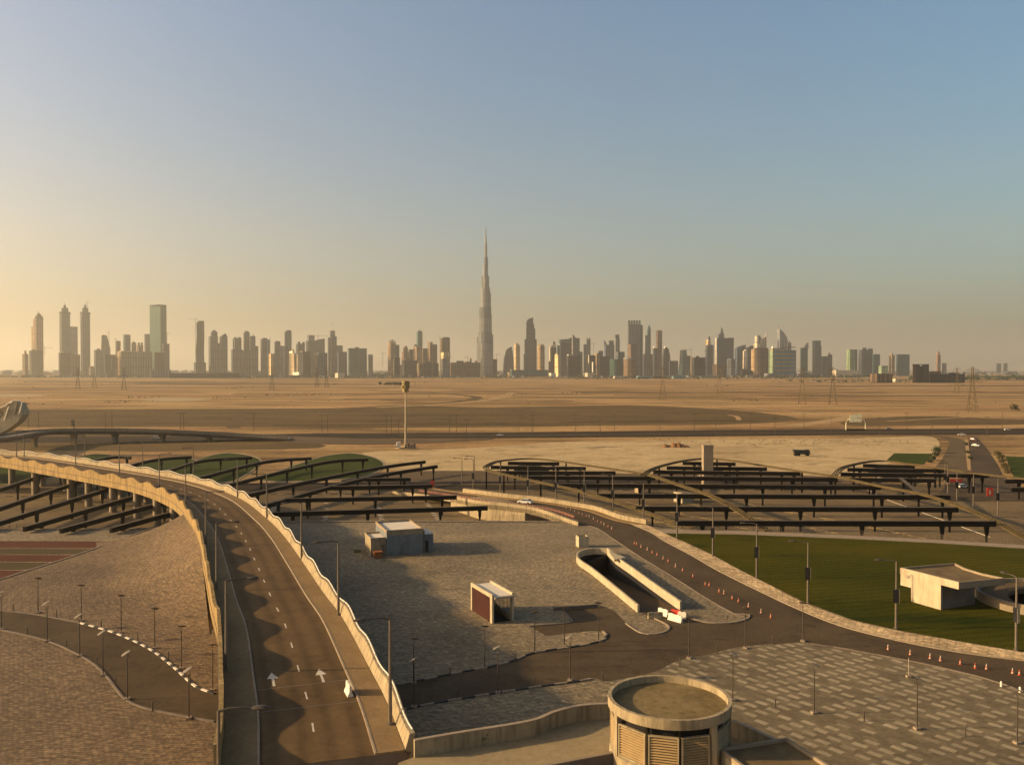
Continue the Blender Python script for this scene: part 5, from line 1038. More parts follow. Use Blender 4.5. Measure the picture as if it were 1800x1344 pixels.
# path lamps with a tilted disc reflector
def make_path_lamp():
    r = thing('path_lamp', 'tmp', 'path lamp', (0, 0, 0))
    MB().box((0, 0, 0), (.55, .55, .22)).obj('footing', M['kerb'], r)
    MB().tube([(0, 0, .2), (0, 0, 4.6)], [.075, .055], 8).obj('pole', M['pole_dark'], r)
    MB().tube([(0, 0, 4.55), (-.18, 0, 4.75), (-.12, 0, 5.0), (.12, 0, 5.12)], .035, 6).obj('bracket', M['pole_dark'], r)
    m = MB().lathe((0, 0, 0), [(.02, .10), (.28, .085), (.5, .03), (.52, 0), (.45, -.015), (.02, -.02)], 20)
    rx = R(28)
    for v in m.v:
        x, y, z = v; v.x, v.z = x * math.cos(rx) + z * math.sin(rx) + .12, -x * math.sin(rx) + z * math.cos(rx) + 5.1
    m.obj('reflector_disc', M['lamp_disc'], r)
    return r
P3 = {'o': make_path_lamp()}
lamp_row([(67, 1077), (143, 1091), (213, 1112), (272, 1139), (319, 1175), (374, 1213)], .0, 'path lamps above the left service road', 'thin path lamp on the upper side of the left service road, # from the left', P3, R(95))
lamp_row([(2.5, 1106), (83, 1127), (140, 1153), (181, 1187), (224, 1229), (332, 1263)], .0, 'path lamps below the left service road', 'disc path lamp on the lower side of the left service road, # from the left', P3, R(200))
lamp_row([(727, 1200), (852, 1175), (940, 1146), (992, 1136), (1052, 1127)], .0, 'path lamps on the plaza by the kiosk', 'thin path lamp on the painted kerb below the kiosk, # from the left', P3, R(80))
lamp_row([(728, 1243), (875, 1218), (1002, 1196)], .0, 'path lamps behind the terrace wall', 'path lamp with disc reflector between terrace wall and service road, # from the left', P3, R(160))
lamp_row([(1211, 1157), (1310, 1139), (1411, 1127)], .0, 'path lamps at the junction', 'path lamp at the corner where the striped paving meets the junction, # from the left', P3, R(60))
lamp_row([(1288, 1231), (1431, 1253), (1612, 1281), (1788, 1306)], .0, 'path lamps on the striped paving', 'rusty path lamp standing on the striped paving, # from the drum', P3, R(10))
# bollards
def make_bollard():
    r = thing('bollard', 'tmp', 'bollard', (0, 0, 0))
    MB().lathe((0, 0, 0), [(.11, 0), (.11, .05), (.07, .06), (.07, .92), (.055, .97)], 8).obj('post', M['pole_dark'], r)
    MB().lathe((0, 0, .97), [(.075, 0), (.075, .08), (.02, .11)], 8).obj('cap', M['pole'], r)
    return r
P4 = {'o': make_bollard()}
lamp_row([(23, 1072), (99, 1084), (178, 1104), (242, 1127), (296, 1159), (334, 1198)], .0, 'bollards above the left service road', 'short bollard on the upper kerb of the left service road, # from the left', P4, 0)
lamp_row([(48, 1116), (117, 1138), (170, 1168), (203, 1205), (268, 1249)], .0, 'bollards below the left service road', 'short bollard on the lower edge of the left service road, # from the left', P4, 0)
lamp_row([(791, 1186), (905, 1162)], .0, 'bollards on the plaza kerb', 'short bollard on the painted kerb below the kiosk, # from the left', P4, 0)
lamp_row([(804, 1228), (938, 1204), (1059, 1196)], .0, 'bollards behind the terrace wall', 'short bollard between terrace wall and service road, # from the left', P4, 0)
lamp_row([(1195, 1172), (1260, 1148), (1358, 1131), (1278, 1093)], .0, 'bollards at the junction', 'short bollard round the junction, # in order from the drum', P4, 0)
lamp_row([(1363, 1243), (1519, 1267), (1697, 1294)], .0, 'bollards on the striped paving', 'short bollard on the striped paving, # from the left', P4, 0)
for (px, py, lab) in ((1760, 1206, 'stubby white post on the right road edge, left of two'), (1793, 1216, 'stubby white post on the right road edge, right of two')):
    p = G(px, py, 0); r = thing('marker_post', lab, 'marker post', p, 'white marker posts'); MB().lathe(p, [(.14, 0), (.12, .5), (.08, .6), (.02, .62)], 8).obj('post', M['white_plastic'], r)
p = G(1597, 1190, 0); r = thing('sign_post', 'thin pale post on a square footing on the striped paving', 'post', p); MB().box(p, (.5, .5, .25)).obj('footing', M['kerb'], r); MB().tube([p, p + Vector((0, 0, 2.3))], .035, 6).obj('pole', M['white_wall'], r)
# traffic cones
def make_cone(kind, label):
    r = thing('traffic_cone', label, 'traffic cone', (0, 0, 0), 'traffic cones along the road')
    c1, c2 = (M['cone_orange'], M['cone_white']) if kind == 0 else (M['cone_white'], M['cone_orange'])
    MB().box((0, 0, 0), (.42, .42, .05)).obj('base_plate', M['cone_orange'], r)
    b = MB().lathe((0, 0, .05), [(.17, 0), (.15, .12), (.135, .2), (.11, .4), (.06, .72), (.045, .8)], 10).obj('body', c1, r)
    MB().lathe((0, 0, .05), [(.140, .22), (.116, .4), (.110, .42), (.130, .22)], 10).obj('stripe', c2, r)
    return r
c0 = make_cone(0, 'orange cone with a white band standing in the row along the curving road'); c1 = make_cone(1, 'white-bodied cone with an orange band standing in the row along the curving road')
for c_ in (c0, c1): c_.scale = (.78, .78, .78)
cp = [(1561, 1141), (1600, 1150), (1635, 1157), (1653, 1161), (1688, 1167), (1714, 1174), (1734, 1175.5), (1780, 1183), (1792, 1186), (1355, 1085)]
cp += [(780 + a / 3.214, 880 + b / 3.214) for a, b in ((1078, 243), (1090, 248), (1115, 262), (1150, 278), (1178, 295), (1205, 308), (1240, 328), (1268, 345), (1310, 372), (1350, 395), (1408, 430), (1478, 475), (1500, 480), (1556, 515), (1583, 525), (1630, 553), (1665, 570), (1722, 598), (1793, 632))]
cp += [(840 + a / 6.92, 780 + b / 6.92) for a, b in ((1630, 1035), (1585, 1010), (1535, 990), (1500, 965), (1455, 950), (1405, 925), (1355, 895), (1320, 888), (1270, 872), (1230, 852), (1175, 834), (1125, 817), (1075, 802))]
kinds = [1, 1, 1, 1, 0, 0, 1, 1, 0, 0] + [0, 0, 1, 1, 0, 0, 1, 0, 1, 0, 0, 0, 0, 0, 1, 0, 0, 1, 1] + [1, 0, 1, 0, 0, 1, 1, 0, 1, 0, 1, 1, 1]
first = {0: c0, 1: c1}
def put_cone(p, k, rz):
    o = first[k]
    if not o.get('placed'): o['placed'] = 1; o.location = p; o.rotation_euler = (0, 0, rz)
    else: dup(o, p, rz, o['label'], o['group'])
for (px, py), k in zip(cp, kinds): put_cone(G(px, py, .03), k, random.random())
# dense row of cones along the bridge kerb
kk = 0
for i in range(8, n2 - 6):
    for j in (0, .33, .66):
        p = LE[i].lerp(RE[i], .30); p2 = LE[i + 1].lerp(RE[i + 1], .30); put_cone(p.lerp(p2, j) + dz * .06, 0 if kk % 3 else 1, kk); kk += 1
for k in (0, 1):
    if 'placed' in first[k]: del first[k]['placed']

# ================================================================== PLAZA BUILDINGS
# grey pavilion
A = G(680, 977, 0); ang = R(20); ex = Vector((math.cos(ang), math.sin(ang), 0)); ey = Vector((-math.sin(ang), math.cos(ang), 0))
def lb(m, x0, x1, y0, y1, z0, z1):
    c = A + ex * (x0 + x1) / 2 + ey * (y0 + y1) / 2; m.box((c.x, c.y, z0), (x1 - x0, y1 - y0, z1 - z0), ang); return m
pv = thing('pavilion', 'grey service pavilion with white roof and two lower wings on the plaza', 'building', A)
lb(MB(), 0, 7.1, 0, 10.8, 0, 4.35).obj('wall', M['grey_wall'], pv)
lb(MB(), 0.15, 6.95, 0.15, 10.65, 4.35, 4.6).obj('roof', M['roof_white'], pv)
m = MB(); lb(m, -.05, 7.15, -.05, .2, 3.9, 4.95); lb(m, -.05, 7.15, 10.6, 10.85, 4.36, 4.95); lb(m, -.05, .2, .2, 10.6, 4.36, 4.95); lb(m, 6.9, 7.15, .2, 10.6, 4.36, 4.95); m.obj('parapet', M['concrete'], pv)
lb(MB(), -3.0, -.06, .4, 6.5, 0, 3.2).obj('wing', M['cream'], pv); lb(MB(), 7.16, 9.6, 1.5, 6.5, 0, 3.4).obj('wing', M['grey_wall'], pv)
m = MB(); lb(m, -3.05, -.07, .3, .5, 3.2, 3.6); lb(m, -3.05, -2.85, .5, 6.5, 3.2, 3.6); lb(m, -3.05, -.07, 6.5, 6.7, 3.2, 3.6); m.obj('wing_parapet', M['cream'], pv)
lb(MB(), -2.85, -.07, .5, 6.5, 3.2, 3.3).obj('wing_roof', M['roof_white'], pv); lb(MB(), 7.17, 9.65, 1.45, 6.55, 3.4, 3.55).obj('wing_roof', M['roof_white'], pv)
m = MB(); lb(m, 2.95, 3.05, -.03, 0, 0, 2.35); lb(m, 3.95, 4.05, -.03, 0, 0, 2.35); lb(m, 2.95, 4.05, -.03, 0, 2.3, 2.4); f_ = m.obj('door_frame', M['dark_concrete'], pv); lb(MB(), 3.06, 3.94, -.02, 0, 0, 2.28).obj('door', M['grey_wall'], f_)
lb(MB(), 7.2, 7.6, 0.6, 1.3, 0, 4.4).obj('duct', M['dark_concrete'], pv); lb(MB(), 8.0, 8.6, 1.46, 1.5, 0, 2.2).obj('door', M['black'], pv); lb(MB(), -1.0, -.35, .36, .4, 0, 2.2).obj('door', M['dark_concrete'], pv)
sk = G(664, 980, 0); r = thing('skip', 'rusty orange skip at the corner of the grey pavilion', 'skip', sk)
c, s_ = math.cos(ang), math.sin(ang)
MB().sweep([[(sk.x + a * k * c - b * s_ * k, sk.y + a * k * s_ + b * k * c, z) for a, b in ((-.8, -.5), (.8, -.5), (.8, .5), (-.8, .5))] for k, z in ((.85, .08), (1, 1.15))]).obj('tub', M['rust'], r)
MB().box((sk.x, sk.y, 1.15), (1.75, 1.15, .08), ang).obj('rim', M['rust'], r)
cr = G(628, 970, 0); r = thing('crate', 'low olive crate left of the grey pavilion', 'crate', cr); MB().box(cr, (1.3, 1.0, .55), .3).obj('body', M['green_box'], r); MB().box((cr.x, cr.y, .55), (1.38, 1.08, .1), .3).obj('lid', M['green_box'], r)
bd = G(641, 974, 0); r = thing('board', 'pale board leaning against the left wing of the grey pavilion', 'board', bd); MB().sweep([[(bd.x - .35, bd.y + k, z), (bd.x + .35, bd.y + k - .1, z), (bd.x + .35, bd.y + k - .02, z), (bd.x - .35, bd.y + k + .08, z)] for k, z in ((0, 0), (.45, 1.25))]).obj('panel', M['cream'], r)
# stair kiosk
K0, K1 = G(865, 1096, 0), G(827.5, 1071, 0); kd = (K1 - K0); Lk = kd.length; ky = kd / Lk; kx = Vector((ky.y, -ky.x, 0)); ka = math.atan2(kx.y, kx.x)
def kbx(m, x0, x1, y0, y1, z0, z1):
    c_ = K0 + kx * (x0 + x1) / 2 + ky * (y0 + y1) / 2; m.box((c_.x, c_.y, z0), (x1 - x0, y1 - y0, z1 - z0), ka); return m
ks = thing('stair_kiosk', 'small cream stair kiosk with a dark red side panel on the plaza', 'kiosk', K0)
m = MB(); kbx(m, 0, .3, 0, .75, 0, 4.1); kbx(m, 0, .3, Lk - .5, Lk, 0, 4.1); kbx(m, 0, .3, .75, Lk - .5, 3.55, 4.1); m.obj('side_frame', M['white_wall'], ks)
kbx(MB(), .08, .2, .75, Lk - .5, 0, 3.55).obj('red_panel', M['red_panel'], ks)
m = MB(); kbx(m, 3.1, 3.4, 0, .6, 0, 4.1); kbx(m, 3.1, 3.4, Lk - .5, Lk, 0, 4.1); kbx(m, 3.1, 3.4, .6, Lk - .5, 3.3, 4.1); kbx(m, 3.1, 3.4, .6, Lk - .5, 0, .9); m.obj('side_frame', M['white_wall'], ks)
kbx(MB(), .3, 3.1, -.1, Lk - .2, 3.55, 3.8).obj('roof', M['roof_white'], ks); kbx(MB(), .31, 3.6, -.35, -.1, 3.5, 3.75).obj('lintel', M['white_wall'], ks)
m = MB()
for k in range(14): kbx(m, 3.2, 3.26, .8 + k * .48, .86 + k * .48, .9, 3.3)
m.obj('grille', M['black'], ks)
kbx(MB(), .31, 3.09, .4, Lk - .6, .005, .03).obj('stair_shade_plate', M['shade_black'], ks); kbx(MB(), .31, 3.09, Lk - .55, Lk - .35, 0, 3.14).obj('rear_wall', M['dark_concrete'], ks)  # near-black plate stands for the dark stairwell
MB().tube([K0 + kx * 2.9 + ky * .4 + Vector((0, 0, .2)), K0 + kx * 2.9 + ky * (Lk - 1.5) + Vector((0, 0, 1.6))], .08, 6).obj('handrail', M['cream'], ks)
# square planter
Pq = G(1018, 962, 0); r = thing('planter', 'square cream planter box standing alone on the plaza', 'planter', Pq); a_ = R(12)
m = MB(); L_ = 1.95; cq = Pq + Vector((L_ / 2 - .25, L_ / 2 + .1, 0))
for (dx, dy, sx, sy) in ((0, -L_ / 2, L_ + .16, .16), (0, L_ / 2, L_ + .16, .16), (-L_ / 2, 0, .16, L_ - .16), (L_ / 2, 0, .16, L_ - .16)):
    m.box((cq.x + dx * math.cos(a_) - dy * math.sin(a_), cq.y + dx * math.sin(a_) + dy * math.cos(a_), 0), (sx, sy, 2.2), a_)
m.obj('walls', M['white_wall'], r); MB().box((cq.x, cq.y, 1.5), (L_ - .18, L_ - .18, .2), a_).obj('soil', M['shade_black'], r)
# ramp into the basement: walls round the hole
rw = thing('ramp_wall', 'cream wall curving round a sunken basement ramp on the plaza', 'wall', G(1040, 975, 0))
HP = GP(ramp_hole_px); Lw = resample(spline(HP[:10], 5), .8)
NLw = [-q_ for q_ in normals2(Lw)]
MB().sweep([[p - dz * .1, p + dz * 1.15, p + k * -.32 + dz * 1.15, p + k * -.32 - dz * .1] for p, k in zip(Lw, NLw)]).obj('curved_wall', M['white_wall'], rw)
MB().sweep([[p + k * -.04 + dz * GZ * .9, p + k * -.04 - dz * .11, p + k * -.28 - dz * .11, p + k * -.28 + dz * GZ * .9] for p, k in zip(Lw, NLw)]).obj('shade_black_wall', M['shade_black'], rw)  # near-black face stands for the shade below the curved wall
Rw = resample(HP[9:], .8)
MB().sweep([[p - dz * .12, p + dz * 1.25, p - k * .35 + dz * 1.25, p - k * .35 - dz * .12] for p, k in zip(Rw, normals2(Rw))]).obj('straight_wall', M['white_wall'], rw)
MB().sweep([[p - k * .05 + dz * GZ * .9, p - k * .05 - dz * .13, p - k * .3 - dz * .13, p - k * .3 + dz * GZ * .9] for p, k in zip(Rw, normals2(Rw))]).obj('shade_black_wall', M['shade_black'], rw)  # near-black face stands for the dark opening under the parapet
tri = [G(1069, 968, 1.2), G(1100, 980, 1.2), G(1080, 984, 1.2)]
MB().prism([(p.x, p.y) for p in tri], .9, 1.3).obj('corner_slab', M['white_wall'], rw)
ent = [HP[0], HP[-1]]
fl = []
for t in [i / 12 for i in range(13)]:
    a = Lw[int(t * 18)] if t * 18 < len(Lw) else Lw[-1]
    fl.append(t)
a0, b0 = HP[0], HP[-1]; a1, b1 = HP[4], HP[9]
rows_a = [a0.lerp(a1, t) + dz * (-3.6 * t) for t in fl]; rows_b = [b0.lerp(b1, t) + dz * (-3.6 * t) for t in fl]
struct('ramp_floor', MB().strip([p + (p - q_).normalized() * 3 for p, q_ in zip(rows_a, rows_b)], [q_ + (q_ - p).normalized() * 3 for p, q_ in zip(rows_a, rows_b)]), M['asphalt'])
bw0 = rows_a[-1]; bw1 = rows_b[-1]
MB().sweep([[p - (bw1 - bw0).normalized() * 4 + dz * -1, p - (bw1 - bw0).normalized() * 4 + dz * 3.55, q_ + (bw1 - bw0).normalized() * 3 + dz * 3.55, q_ + (bw1 - bw0).normalized() * 3 - dz] for p, q_ in ((bw0, bw1), (bw0 + Vector((0, .4, 0)), bw1 + Vector((0, .4, 0))))]).obj('shade_black_end', M['shade_black'], rw)  # near-black wall paints in the dark far end of the ramp
MB().rail(resample([p - dz * .35 + (Rw[0] - Rw[0]) - normals2(Rw)[0] * -.25 for p in Rw[3:-4]], 1.2), .12, 1.1).obj('louvre_strip', M['dark_concrete'], rw)
# plastic barriers at the ramp mouth
def barrier(label, px, py, L_, h, rz, mat, z=0., group=None):
    p = G(px, py, z); r = thing('plastic_barrier', label, 'barrier', p, group); m = MB()
    prof = [(-.28, 0), (.28, 0), (.26, .18), (.12, .42), (.10, h), (-.10, h), (-.12, .42), (-.26, .18)]
    c, s = math.cos(rz), math.sin(rz)
    m.sweep([[(p.x + x * c - y * s, p.y + x * s + y * c, p.z + zz) for y, zz in prof] for x in (-L_ / 2, L_ / 2)])
    m.obj('body', M[mat], r); q = MB()
    for k in (-.25, .25): q.box((p.x + k * L_ * c, p.y + k * L_ * s, p.z + h), (.3, .18, .07), rz)
    q.obj('lugs', M[mat], r)
bg_ = 'plastic barriers at the ramp mouth'
barrier('dusty beige barrier, leftmost at the ramp mouth', 1152, 1086, 2.2, .85, R(8), 'cream', 0, bg_)
barrier('white barrier behind the dusty beige one at the ramp mouth', 1166, 1081, 1.9, .95, R(-55), 'white_plastic', 0, bg_)
barrier('red barrier squeezed between white ones at the ramp mouth', 1188, 1083, 1.5, .95, R(-30), 'red_plastic', 0, bg_)
barrier('white barrier behind the red one at the ramp mouth', 1199, 1086, 1.2, .9, R(-25), 'white_plastic', 0, bg_)
barrier('long white barrier in front of the red one at the ramp mouth', 1187, 1091, 2.4, .95, R(-50), 'white_plastic', 0, bg_)
barrier('white barrier standing on the right kerb of the overpass', 613, 1219, 1.7, 1.05, R(112), 'white_plastic', DZ + .05)
# ================================================================== TERRACE, DRUM AND ROOF AT THE BOTTOM EDGE
TZ = 4.95
wall_top = [(728, 1299), (810, 1285), (932, 1265), (974, 1249), (1021, 1238), (1071, 1235), (1150, 1236), (1220, 1245), (1287, 1264), (1371, 1302), (1420, 1326)]
WT = resample(spline(GP(wall_top, 6.35), 6), .8)
tp = [Vector((p.x, p.y, 0)) for p in WT] + [Vector((27, 40, 0)), Vector((-4.0, 40, 0)), G(700, 1340, TZ)]
struct('terrace', MB().prism([(p.x, p.y) for p in tp], -.5, TZ), M['terrace'])
tw = thing('terrace_wall', 'smooth cream parapet wall bending behind the louvred drum', 'wall', WT[30])
MB().rail([p - dz * .08 for p in WT], .3, 1.8).obj('wall', M['cream'], tw); MB().rail(WT, .38, .08).obj('coping', M['kerb'], tw)
nw = thing('parapet_wall', 'low wall coloured dark as in shade at the bottom edge left of the drum', 'wall', G(1000, 1338, 5.9))
NW = resample([G(930, 1350, 5.9), G(1078, 1322, 5.9)], 1); MB().rail(NW, .3, 1.1).obj('wall', M['dark_concrete'], nw); MB().rail([p + dz * .07 for p in NW], .36, .07).obj('coping', M['concrete'], nw)  # wall coloured dark to stand for its face in shade
dc = Vector((12.5, 69.0, 0)); dr = thing('louvred_drum', 'round cream ventilation drum with louvred panels and a raised roof rim', 'ventilation building', dc)
MB().lathe(dc, [(4.15, 4.0), (4.15, 9.3)], 64).obj('core', M['shade_black'], dr)  # near-black core stands for the shade behind the slats
MB().lathe(dc, [(4.72, 0), (4.72, 6.0), (4.5, 6.1)], 64).obj('plinth', M['cream'], dr)
m = MB(); seg = 72
m.sweep([[(dc.x + q_ * math.sin(2 * math.pi * k / seg), dc.y - q_ * math.cos(2 * math.pi * k / seg), z) for q_, z in ((4.85, 9.25), (4.85, 10.0), (4.55, 10.0), (4.55, 9.25))] for k in range(seg + 1)], smooth=False, caps=False); m.obj('roof_rim', M['cream'], dr)
MB().lathe(dc, [(.02, 9.48), (4.54, 9.45)], 48).obj('roof', M['roof_dust'], dr)
# loose sand ridge on the roof
for a0_, a1_ in ((-104, -72), (-66, -32), (-30, -1), (1, 30), (40, 72), (76, 104)):
    P_ = [(dc.x + 4.6 * math.sin(R(a)), dc.y - 4.6 * math.cos(R(a))) for a in (a0_, a1_)]
    pa, pb = Vector((*P_[0], 0)), Vector((*P_[1], 0)); t_ = (pb - pa).normalized(); o_ = Vector((t_.y, -t_.x, 0)); Lp = (pb - pa).length; ang_ = math.atan2(t_.y, t_.x)
    mid_ = (pa + pb) / 2 + o_ * .02; f = MB()
    f.box((mid_.x, mid_.y, 6.12), (Lp, .2, .12), ang_); f.box((mid_.x, mid_.y, 8.5), (Lp, .2, .12), ang_)
    for e in (pa + t_ * .07, pb - t_ * .07): f.box((e.x + o_.x * .02, e.y + o_.y * .02, 6.24), (.12, .2, 2.26), ang_)
    fo = f.obj('louvre_panel', M['cream'], dr); lv = MB()
    for k in range(11):
        z = 6.28 + k * .2; q0 = pa + t_ * .15; q1 = pb - t_ * .15
        lv.sweep([[q + o_ * .10 + dz * z, q + o_ * .12 + dz * (z + .03), q - o_ * .02 + dz * (z + .11), q - o_ * .04 + dz * (z + .08)] for q in (q0, q1)])
    lv.obj('slats', M['louver'], fo)
for a in (-69, 35, 74): 
    q = dc + Vector((4.62 * math.sin(R(a)), -4.62 * math.cos(R(a)), 0)); MB().box((q.x, q.y, 6.1), (.5, .35, 3.1), R(a)).obj('pilaster', M['cream'], dr)
for a in (-31, 0): 
    q = dc + Vector((4.5 * math.sin(R(a)), -4.5 * math.cos(R(a)), 0)); MB().box((q.x, q.y, 8.65), (.2, .3, .6), R(a)).obj('bracket', M['steel'], dr)
rbt = thing('roof_block', 'flat-roofed cream block with brown roof felt cut by the bottom edge', 'building', (15.8, 66.2, 0))
ra = R(18); rx_ = Vector((math.cos(ra), math.sin(ra), 0)); ry_ = Vector((math.sin(ra), -math.cos(ra), 0)); ro = Vector((15.8, 66.2, 0))
def rbx(m, x0, x1, y0, y1, z0, z1):
    c_ = ro + rx_ * (x0 + x1) / 2 + ry_ * (y0 + y1) / 2; m.box((c_.x, c_.y, z0), (x1 - x0, y1 - y0, z1 - z0), ra); return m
rbx(MB(), 0, 6.1, 0, 12, 0, 6.75).obj('wall', M['white_wall'], rbt); rbx(MB(), .2, 5.9, .2, 11.8, 6.75, 6.85).obj('roof', M['roof_felt'], rbt)
m = MB(); rbx(m, -.03, .2, -.03, 12, 6.76, 7.1); rbx(m, 5.9, 6.13, -.03, 12, 6.76, 7.1); rbx(m, .2, 5.9, -.03, .2, 6.76, 7.1); m.obj('parapet', M['concrete'], rbt)
# building on the lawn with its round ramp wall
lbd = thing('lawn_building', 'cream flat-roofed building with recessed corners on the lawn', 'building', (63, 132, 0))
w0, w1 = Vector((60.9, 136.3, 0)), Vector((65.2, 127.0, 0)); wd_ = (w1 - w0).normalized(); wi = Vector((-wd_.y, wd_.x, 0))
roofp = [w0, w1, Vector((73.4, 129.6, 0)), Vector((71.6, 132.6, 0)), Vector((70.8, 136, 0)), Vector((71.0, 139.5, 0))]
MB().prism([(p.x, p.y) for p in [roofp[0] + wi * .36 - wd_ * -.1, roofp[1] + wi * .36] + roofp[2:]], 3.8, 4.55).obj('roof', M['roof_felt'], lbd)
tot = (w1 - w0).length
def wq(m, s0, s1, i0_, i1_, z0, z1):
    c_ = w0 + wd_ * (s0 + s1) / 2 + wi * (i0_ + i1_) / 2; m.box((c_.x, c_.y, z0), (s1 - s0, i1_ - i0_, z1 - z0), math.atan2(wd_.y, wd_.x)); return m
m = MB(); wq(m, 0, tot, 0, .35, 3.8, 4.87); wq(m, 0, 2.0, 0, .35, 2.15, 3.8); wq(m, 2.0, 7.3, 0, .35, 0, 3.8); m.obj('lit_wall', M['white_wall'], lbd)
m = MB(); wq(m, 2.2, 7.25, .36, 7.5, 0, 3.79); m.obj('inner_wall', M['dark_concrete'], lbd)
m = MB(); wq(m, .9, 2.0, 1.2, 1.5, 0, 3.7); m.obj('recess_panel', M['red_panel'], lbd)
for i, j in ((1, 2), (2, 3), (3, 4), (4, 5), (5, 0)):
    a, b = roofp[i], roofp[j]; MB().rail([a + dz * 4.87, b + dz * 4.87], .22, 1.0).obj('fascia', M['concrete'], lbd)
rc = Vector((83, 133.5, 0)); rr_ = thing('round_ramp_wall', 'round dark-sided ramp wall beside the lawn building', 'wall', rc)
m = MB(); seg = 64
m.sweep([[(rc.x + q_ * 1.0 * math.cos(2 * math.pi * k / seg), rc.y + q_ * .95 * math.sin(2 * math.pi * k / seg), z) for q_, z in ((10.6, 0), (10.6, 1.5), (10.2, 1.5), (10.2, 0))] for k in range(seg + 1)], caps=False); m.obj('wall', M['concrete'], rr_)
MB().lathe(rc, [(.02, .075), (10.2, .075)], 48, 1, .95).obj('shade_black_floor', M['shade_black'], rr_)  # near-black disc stands for the shaded depth inside the ring
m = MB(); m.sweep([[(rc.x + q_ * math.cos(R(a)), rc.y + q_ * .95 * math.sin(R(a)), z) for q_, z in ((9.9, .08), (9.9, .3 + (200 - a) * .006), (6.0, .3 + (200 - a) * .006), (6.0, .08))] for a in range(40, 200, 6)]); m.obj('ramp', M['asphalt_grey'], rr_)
# ================================================================== FAR FIELD OBJECTS
# floodlight mast
fb = G(713, 787, GZ); fm = thing('floodlight_mast', 'very tall white floodlight mast with a drum-shaped crown standing in the sand', 'floodlight mast', fb)
ft = D(713, 687, fb.y)
MB().tube([fb, ft], [.55, .33], 10).obj('pole', M['white_wall'], fm)
m = MB(); zt = D(713, 673, fb.y).z
m.lathe((fb.x, fb.y, ft.z - .6), [(1.5, 0), (1.6, 1.6), (1.75, 1.7), (1.75, 5.6), (1.3, 5.7)], 14); m.obj('crown', M['flood'], fm)
for k in range(10):
    a = 2 * math.pi * k / 10; MB().box((fb.x + 1.9 * math.cos(a), fb.y + 1.9 * math.sin(a), ft.z + 1.6 + (k % 2) * 1.6), (.5, 1.0, 1.1), a).obj('floodlight', M['flood'], fm)
MB().lathe(fb, [(5.5, 0), (4.6, .5), (2.5, .9), (.1, 1.0)], 18).obj('sand_base', M['sand_near'], fm)
c_ = G(700.5, 786.5, GZ + .6); r = thing('container', 'white generator box at the foot of the floodlight mast', 'container', c_); MB().box(c_, (1.9, 1.8, 2.8), .2).obj('body', M['white_plastic'], r); MB().box((c_.x - 1.4, c_.y - .6, c_.z), (1.0, 1.2, 1.0), .2).obj('side_box', M['white_wall'], r)
c_ = G(719, 787, GZ + .6); r = thing('cabinet', 'dark grey cabinets clustered at the foot of the floodlight mast', 'cabinet', c_); m = MB(); [m.box((c_.x - 1.5 + k * 1.4, c_.y, c_.z), (1.2, 1.3, 1.7 + .4 * (k % 2)), .1) for k in range(4)]; m.obj('body', M['dark_concrete'], r)
# highway lamp posts
def make_hw():
    r = thing('highway_lamp', 'tmp', 'street lamp', (0, 0, 0)); MB().tube([(0, 0, 0), (0, 0, 10.5)], [.16, .09], 5).obj('pole', M['pole_dark'], r); MB().tube([(-1.6, 0, 10.6), (0, 0, 10.5), (1.6, 0, 10.6)], .08, 4).obj('arms', M['pole_dark'], r); return r
P5 = {'o': make_hw()}
lamp_row([(50, 752), (68, 752), (186, 752), (197, 752), (317, 754), (323, 754), (446, 757), (566, 759), (576, 759), (679, 760), (688, 760), (790, 759.5), (802, 759), (912, 758.5), (937, 758), (1012, 757.5), (1080, 757)], GZ, 'lamps on the far side of the highway', 'thin lamp post on the far highway verge, # from the left', P5, 0)
lamp_row([(1221, 756), (1319, 755), (1413, 754.5), (1594, 753.5), (1683, 752.5), (1762, 752)], GZ, 'lamps on the far side of the highway', 'thin lamp post on the far highway verge, # right of the beige shaft', P5, 0)
lamp_row([(701, 771), (820, 771), (935, 769.5), (1055, 768.5), (1160, 767.5), (1258, 766.5), (1362, 765.5), (1461, 764.5), (1545, 764), (1639, 763.5), (1735, 763)], GZ, 'lamps on the near side of the highway', 'thin lamp post on the near highway verge, # from left', P5, 0)
# sign gantry
g0, g1 = G(1487, 756, GZ), G(1521, 756, GZ); sg = thing('sign_gantry', 'pale panelled road sign on an arched gantry over the highway', 'road sign', (g0 + g1) / 2)
hh = 25 / F * g0.y
for a, b in ((g0, 1), (g1, -1)): MB().tube([a, a + dz * hh * .55, a + Vector((b * 1.2, 0, hh * .75)), a + Vector((b * 2.6, 0, hh * .8))], .22, 6).obj('leg', M['sign_board'], sg)
MB().tube([g0 + Vector((2.4, 0, hh * .8)), g1 + Vector((-2.4, 0, hh * .8))], .2, 6).obj('beam', M['pole'], sg)
for k in range(3):
    for j in range(2): MB().box((g0.x + 2.0 + 1.5 + k * 2.65, g0.y - .35, GZ + hh * (.58 + .26 * j) + (.5 if k == 2 and j else 0)), (2.45, .15, 2.3)).obj('panel', M['sign_board'], sg)
MB().box(((g0.x + g1.x) / 2, g0.y - .8, GZ), (g1.x - g0.x, .4, .9)).obj('crash_barrier', M['steel'], sg)
